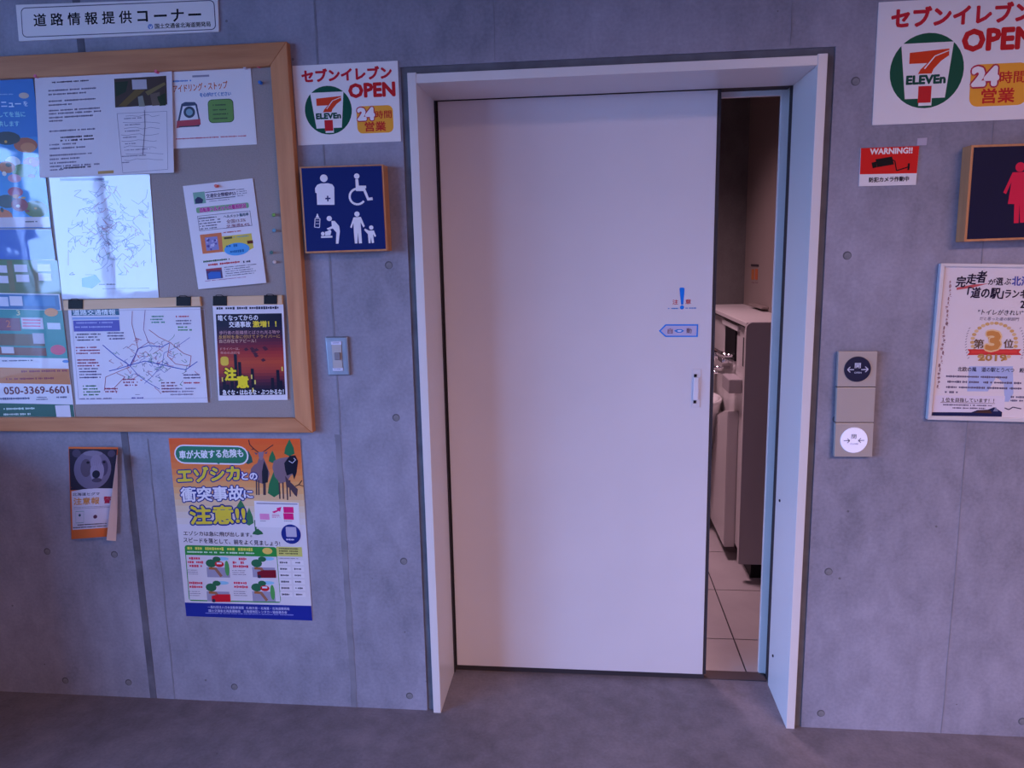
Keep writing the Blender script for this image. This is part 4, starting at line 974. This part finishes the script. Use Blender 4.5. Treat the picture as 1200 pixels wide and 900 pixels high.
bm = bmesh.new(); cyl(bm, (.66, 2.0, 0), (.66, 2.0, .44), .05, 16); cyl(bm, (.66, 2.0, 0), (.66, 2.0, .03), .075, 16); link('pedestal', bm, M_CHROME, b_)
t = thing('padded_backrest', 'dark brown padded support beside the basin, just behind the door edge', 'backrest', (.70, 2.22, .9))
bm = bmesh.new(); tube(bm, [(.70, 2.16, .87), (.695, 2.16, .94), (.70, 2.17, 1.02), (.715, 2.18, 1.10)], .034, 14); link('pad', bm, M_BROWN, t, smooth=True)
bm = bmesh.new(); tube(bm, [(.70, 2.19, .98), (.80, 2.25, .98)], .012, 8); link('bracket', bm, M_CHROME, t)
# sticker on the beige washroom wall
t = thing('wall_sticker', 'small orange and dark notice sticker on the beige washroom wall', 'sticker', (1.029, 2.35, 1.5))
def wallx(x, y):
    v = FX+RX*((x-600)/F_PX)-UX*((y-450)/F_PX); return CAM+v*(1.0285/v.x)
def wq(name, x0, y0, x1, y1, m):
    p = [wallx(x0, y0), wallx(x1, y0), wallx(x1, y1), wallx(x0, y1)]; y_0, y_1 = p[1].y, p[0].y; z0, z1 = p[2].z, p[0].z
    box(name, 1.0275, 1.03, y_0, y_1, min(z0, z1), max(z0, z1), m, t)
wq('title_bar', 880.2, 309.5, 889, 312.5, ink('#3a3038'))
wq('symbol', 881, 315.5, 883.6, 328, ink('#b06a3c')); wq('symbol', 885, 315, 888, 328, ink('#b0603c')); wq('small_print', 881, 330, 883.5, 332, ink('#8a7478')); wq('small_print', 885, 330, 887.5, 332, ink('#8a7478'))
box('ledge', .99, 1.03, 1.9, 2.25, 1.36, 1.372, M_WALLP, thing('wall_shelf', 'small thin beige shelf on the washroom wall above the unit', 'shelf', (1.01, 2.07, 1.36)), bevel=.002)
# lamp fittings
for nm, (x, y, z), (a, b), lb in (('ceiling_lamp', (2.7, -4.2, 3.6), (1.3, .7), 'flat rectangular ceiling lamp of the hall'), ('ceiling_lamp', (-.1, 1.6, 3.0), (.3, .3), 'square ceiling lamp of the washroom')):
    t = thing(nm, lb, 'lamp', (x, y, z)); box('housing', x-a, x+a, y-b, y+b, z-.07, z, M_FRAME, t, bevel=.004)
# outdoors beyond the glazing
box('ground_outside', -60, -5.2, -45, 30, -.3, -.12, M_GRASS, **S)
def tree(x, y, h, r, label):
    t = thing('tree', label, 'tree', (x, y, -.12)); bm = bmesh.new(); cyl(bm, (x, y, -.12), (x, y, h*.6), .14, 8, .06); link('trunk', bm, M_BARK, t)
    bm = bmesh.new(); R_ = random.Random(int(x*10))
    for i in range(420):
        a = R_.uniform(0, 6.28); v = R_.uniform(-1, 1); rr = r*R_.uniform(.5, 1)*math.sqrt(1-v*v*.9)
        bmesh.ops.create_icosphere(bm, subdivisions=1, radius=R_.uniform(.08, .2), matrix=Matrix.Translation((x+rr*math.cos(a), y+rr*math.sin(a), h*.62+v*h*.38)))
    link('foliage', bm, M_GREEN, t, kind='stuff')
tree(-11.5, -11.0, 3.7, .75, 'loose green tree outside the glazed side wall, the taller of two')
tree(-14.0, -13.0, 3.4, .8, 'smaller green tree farther off outside the glazed side wall')
bm = bmesh.new(); R_ = random.Random(5); n = 120
top = [(-58, -45+i*.62, 2.2+1.2*math.sin(i*.31)+R_.uniform(-.3, .5)) for i in range(n)]
hexa_prev = None
for i in range(n-1):
    a, b = top[i], top[i+1]
    hexa(bm, [(a[0], a[1], -.3), (b[0], b[1], -.3), b, a], [(a[0]-3, a[1], -.3), (b[0]-3, b[1], -.3), (b[0]-3, b[1], b[2]-.3), (a[0]-3, a[1], a[2]-.3)])
bmesh.ops.recalc_face_normals(bm, faces=bm.faces)
o = link('distant_hedge', bm, M_GREEN); o['kind'] = 'stuff'; o['label'] = 'dark distant line of trees on the horizon outside the glazing'; o['category'] = 'hedge'
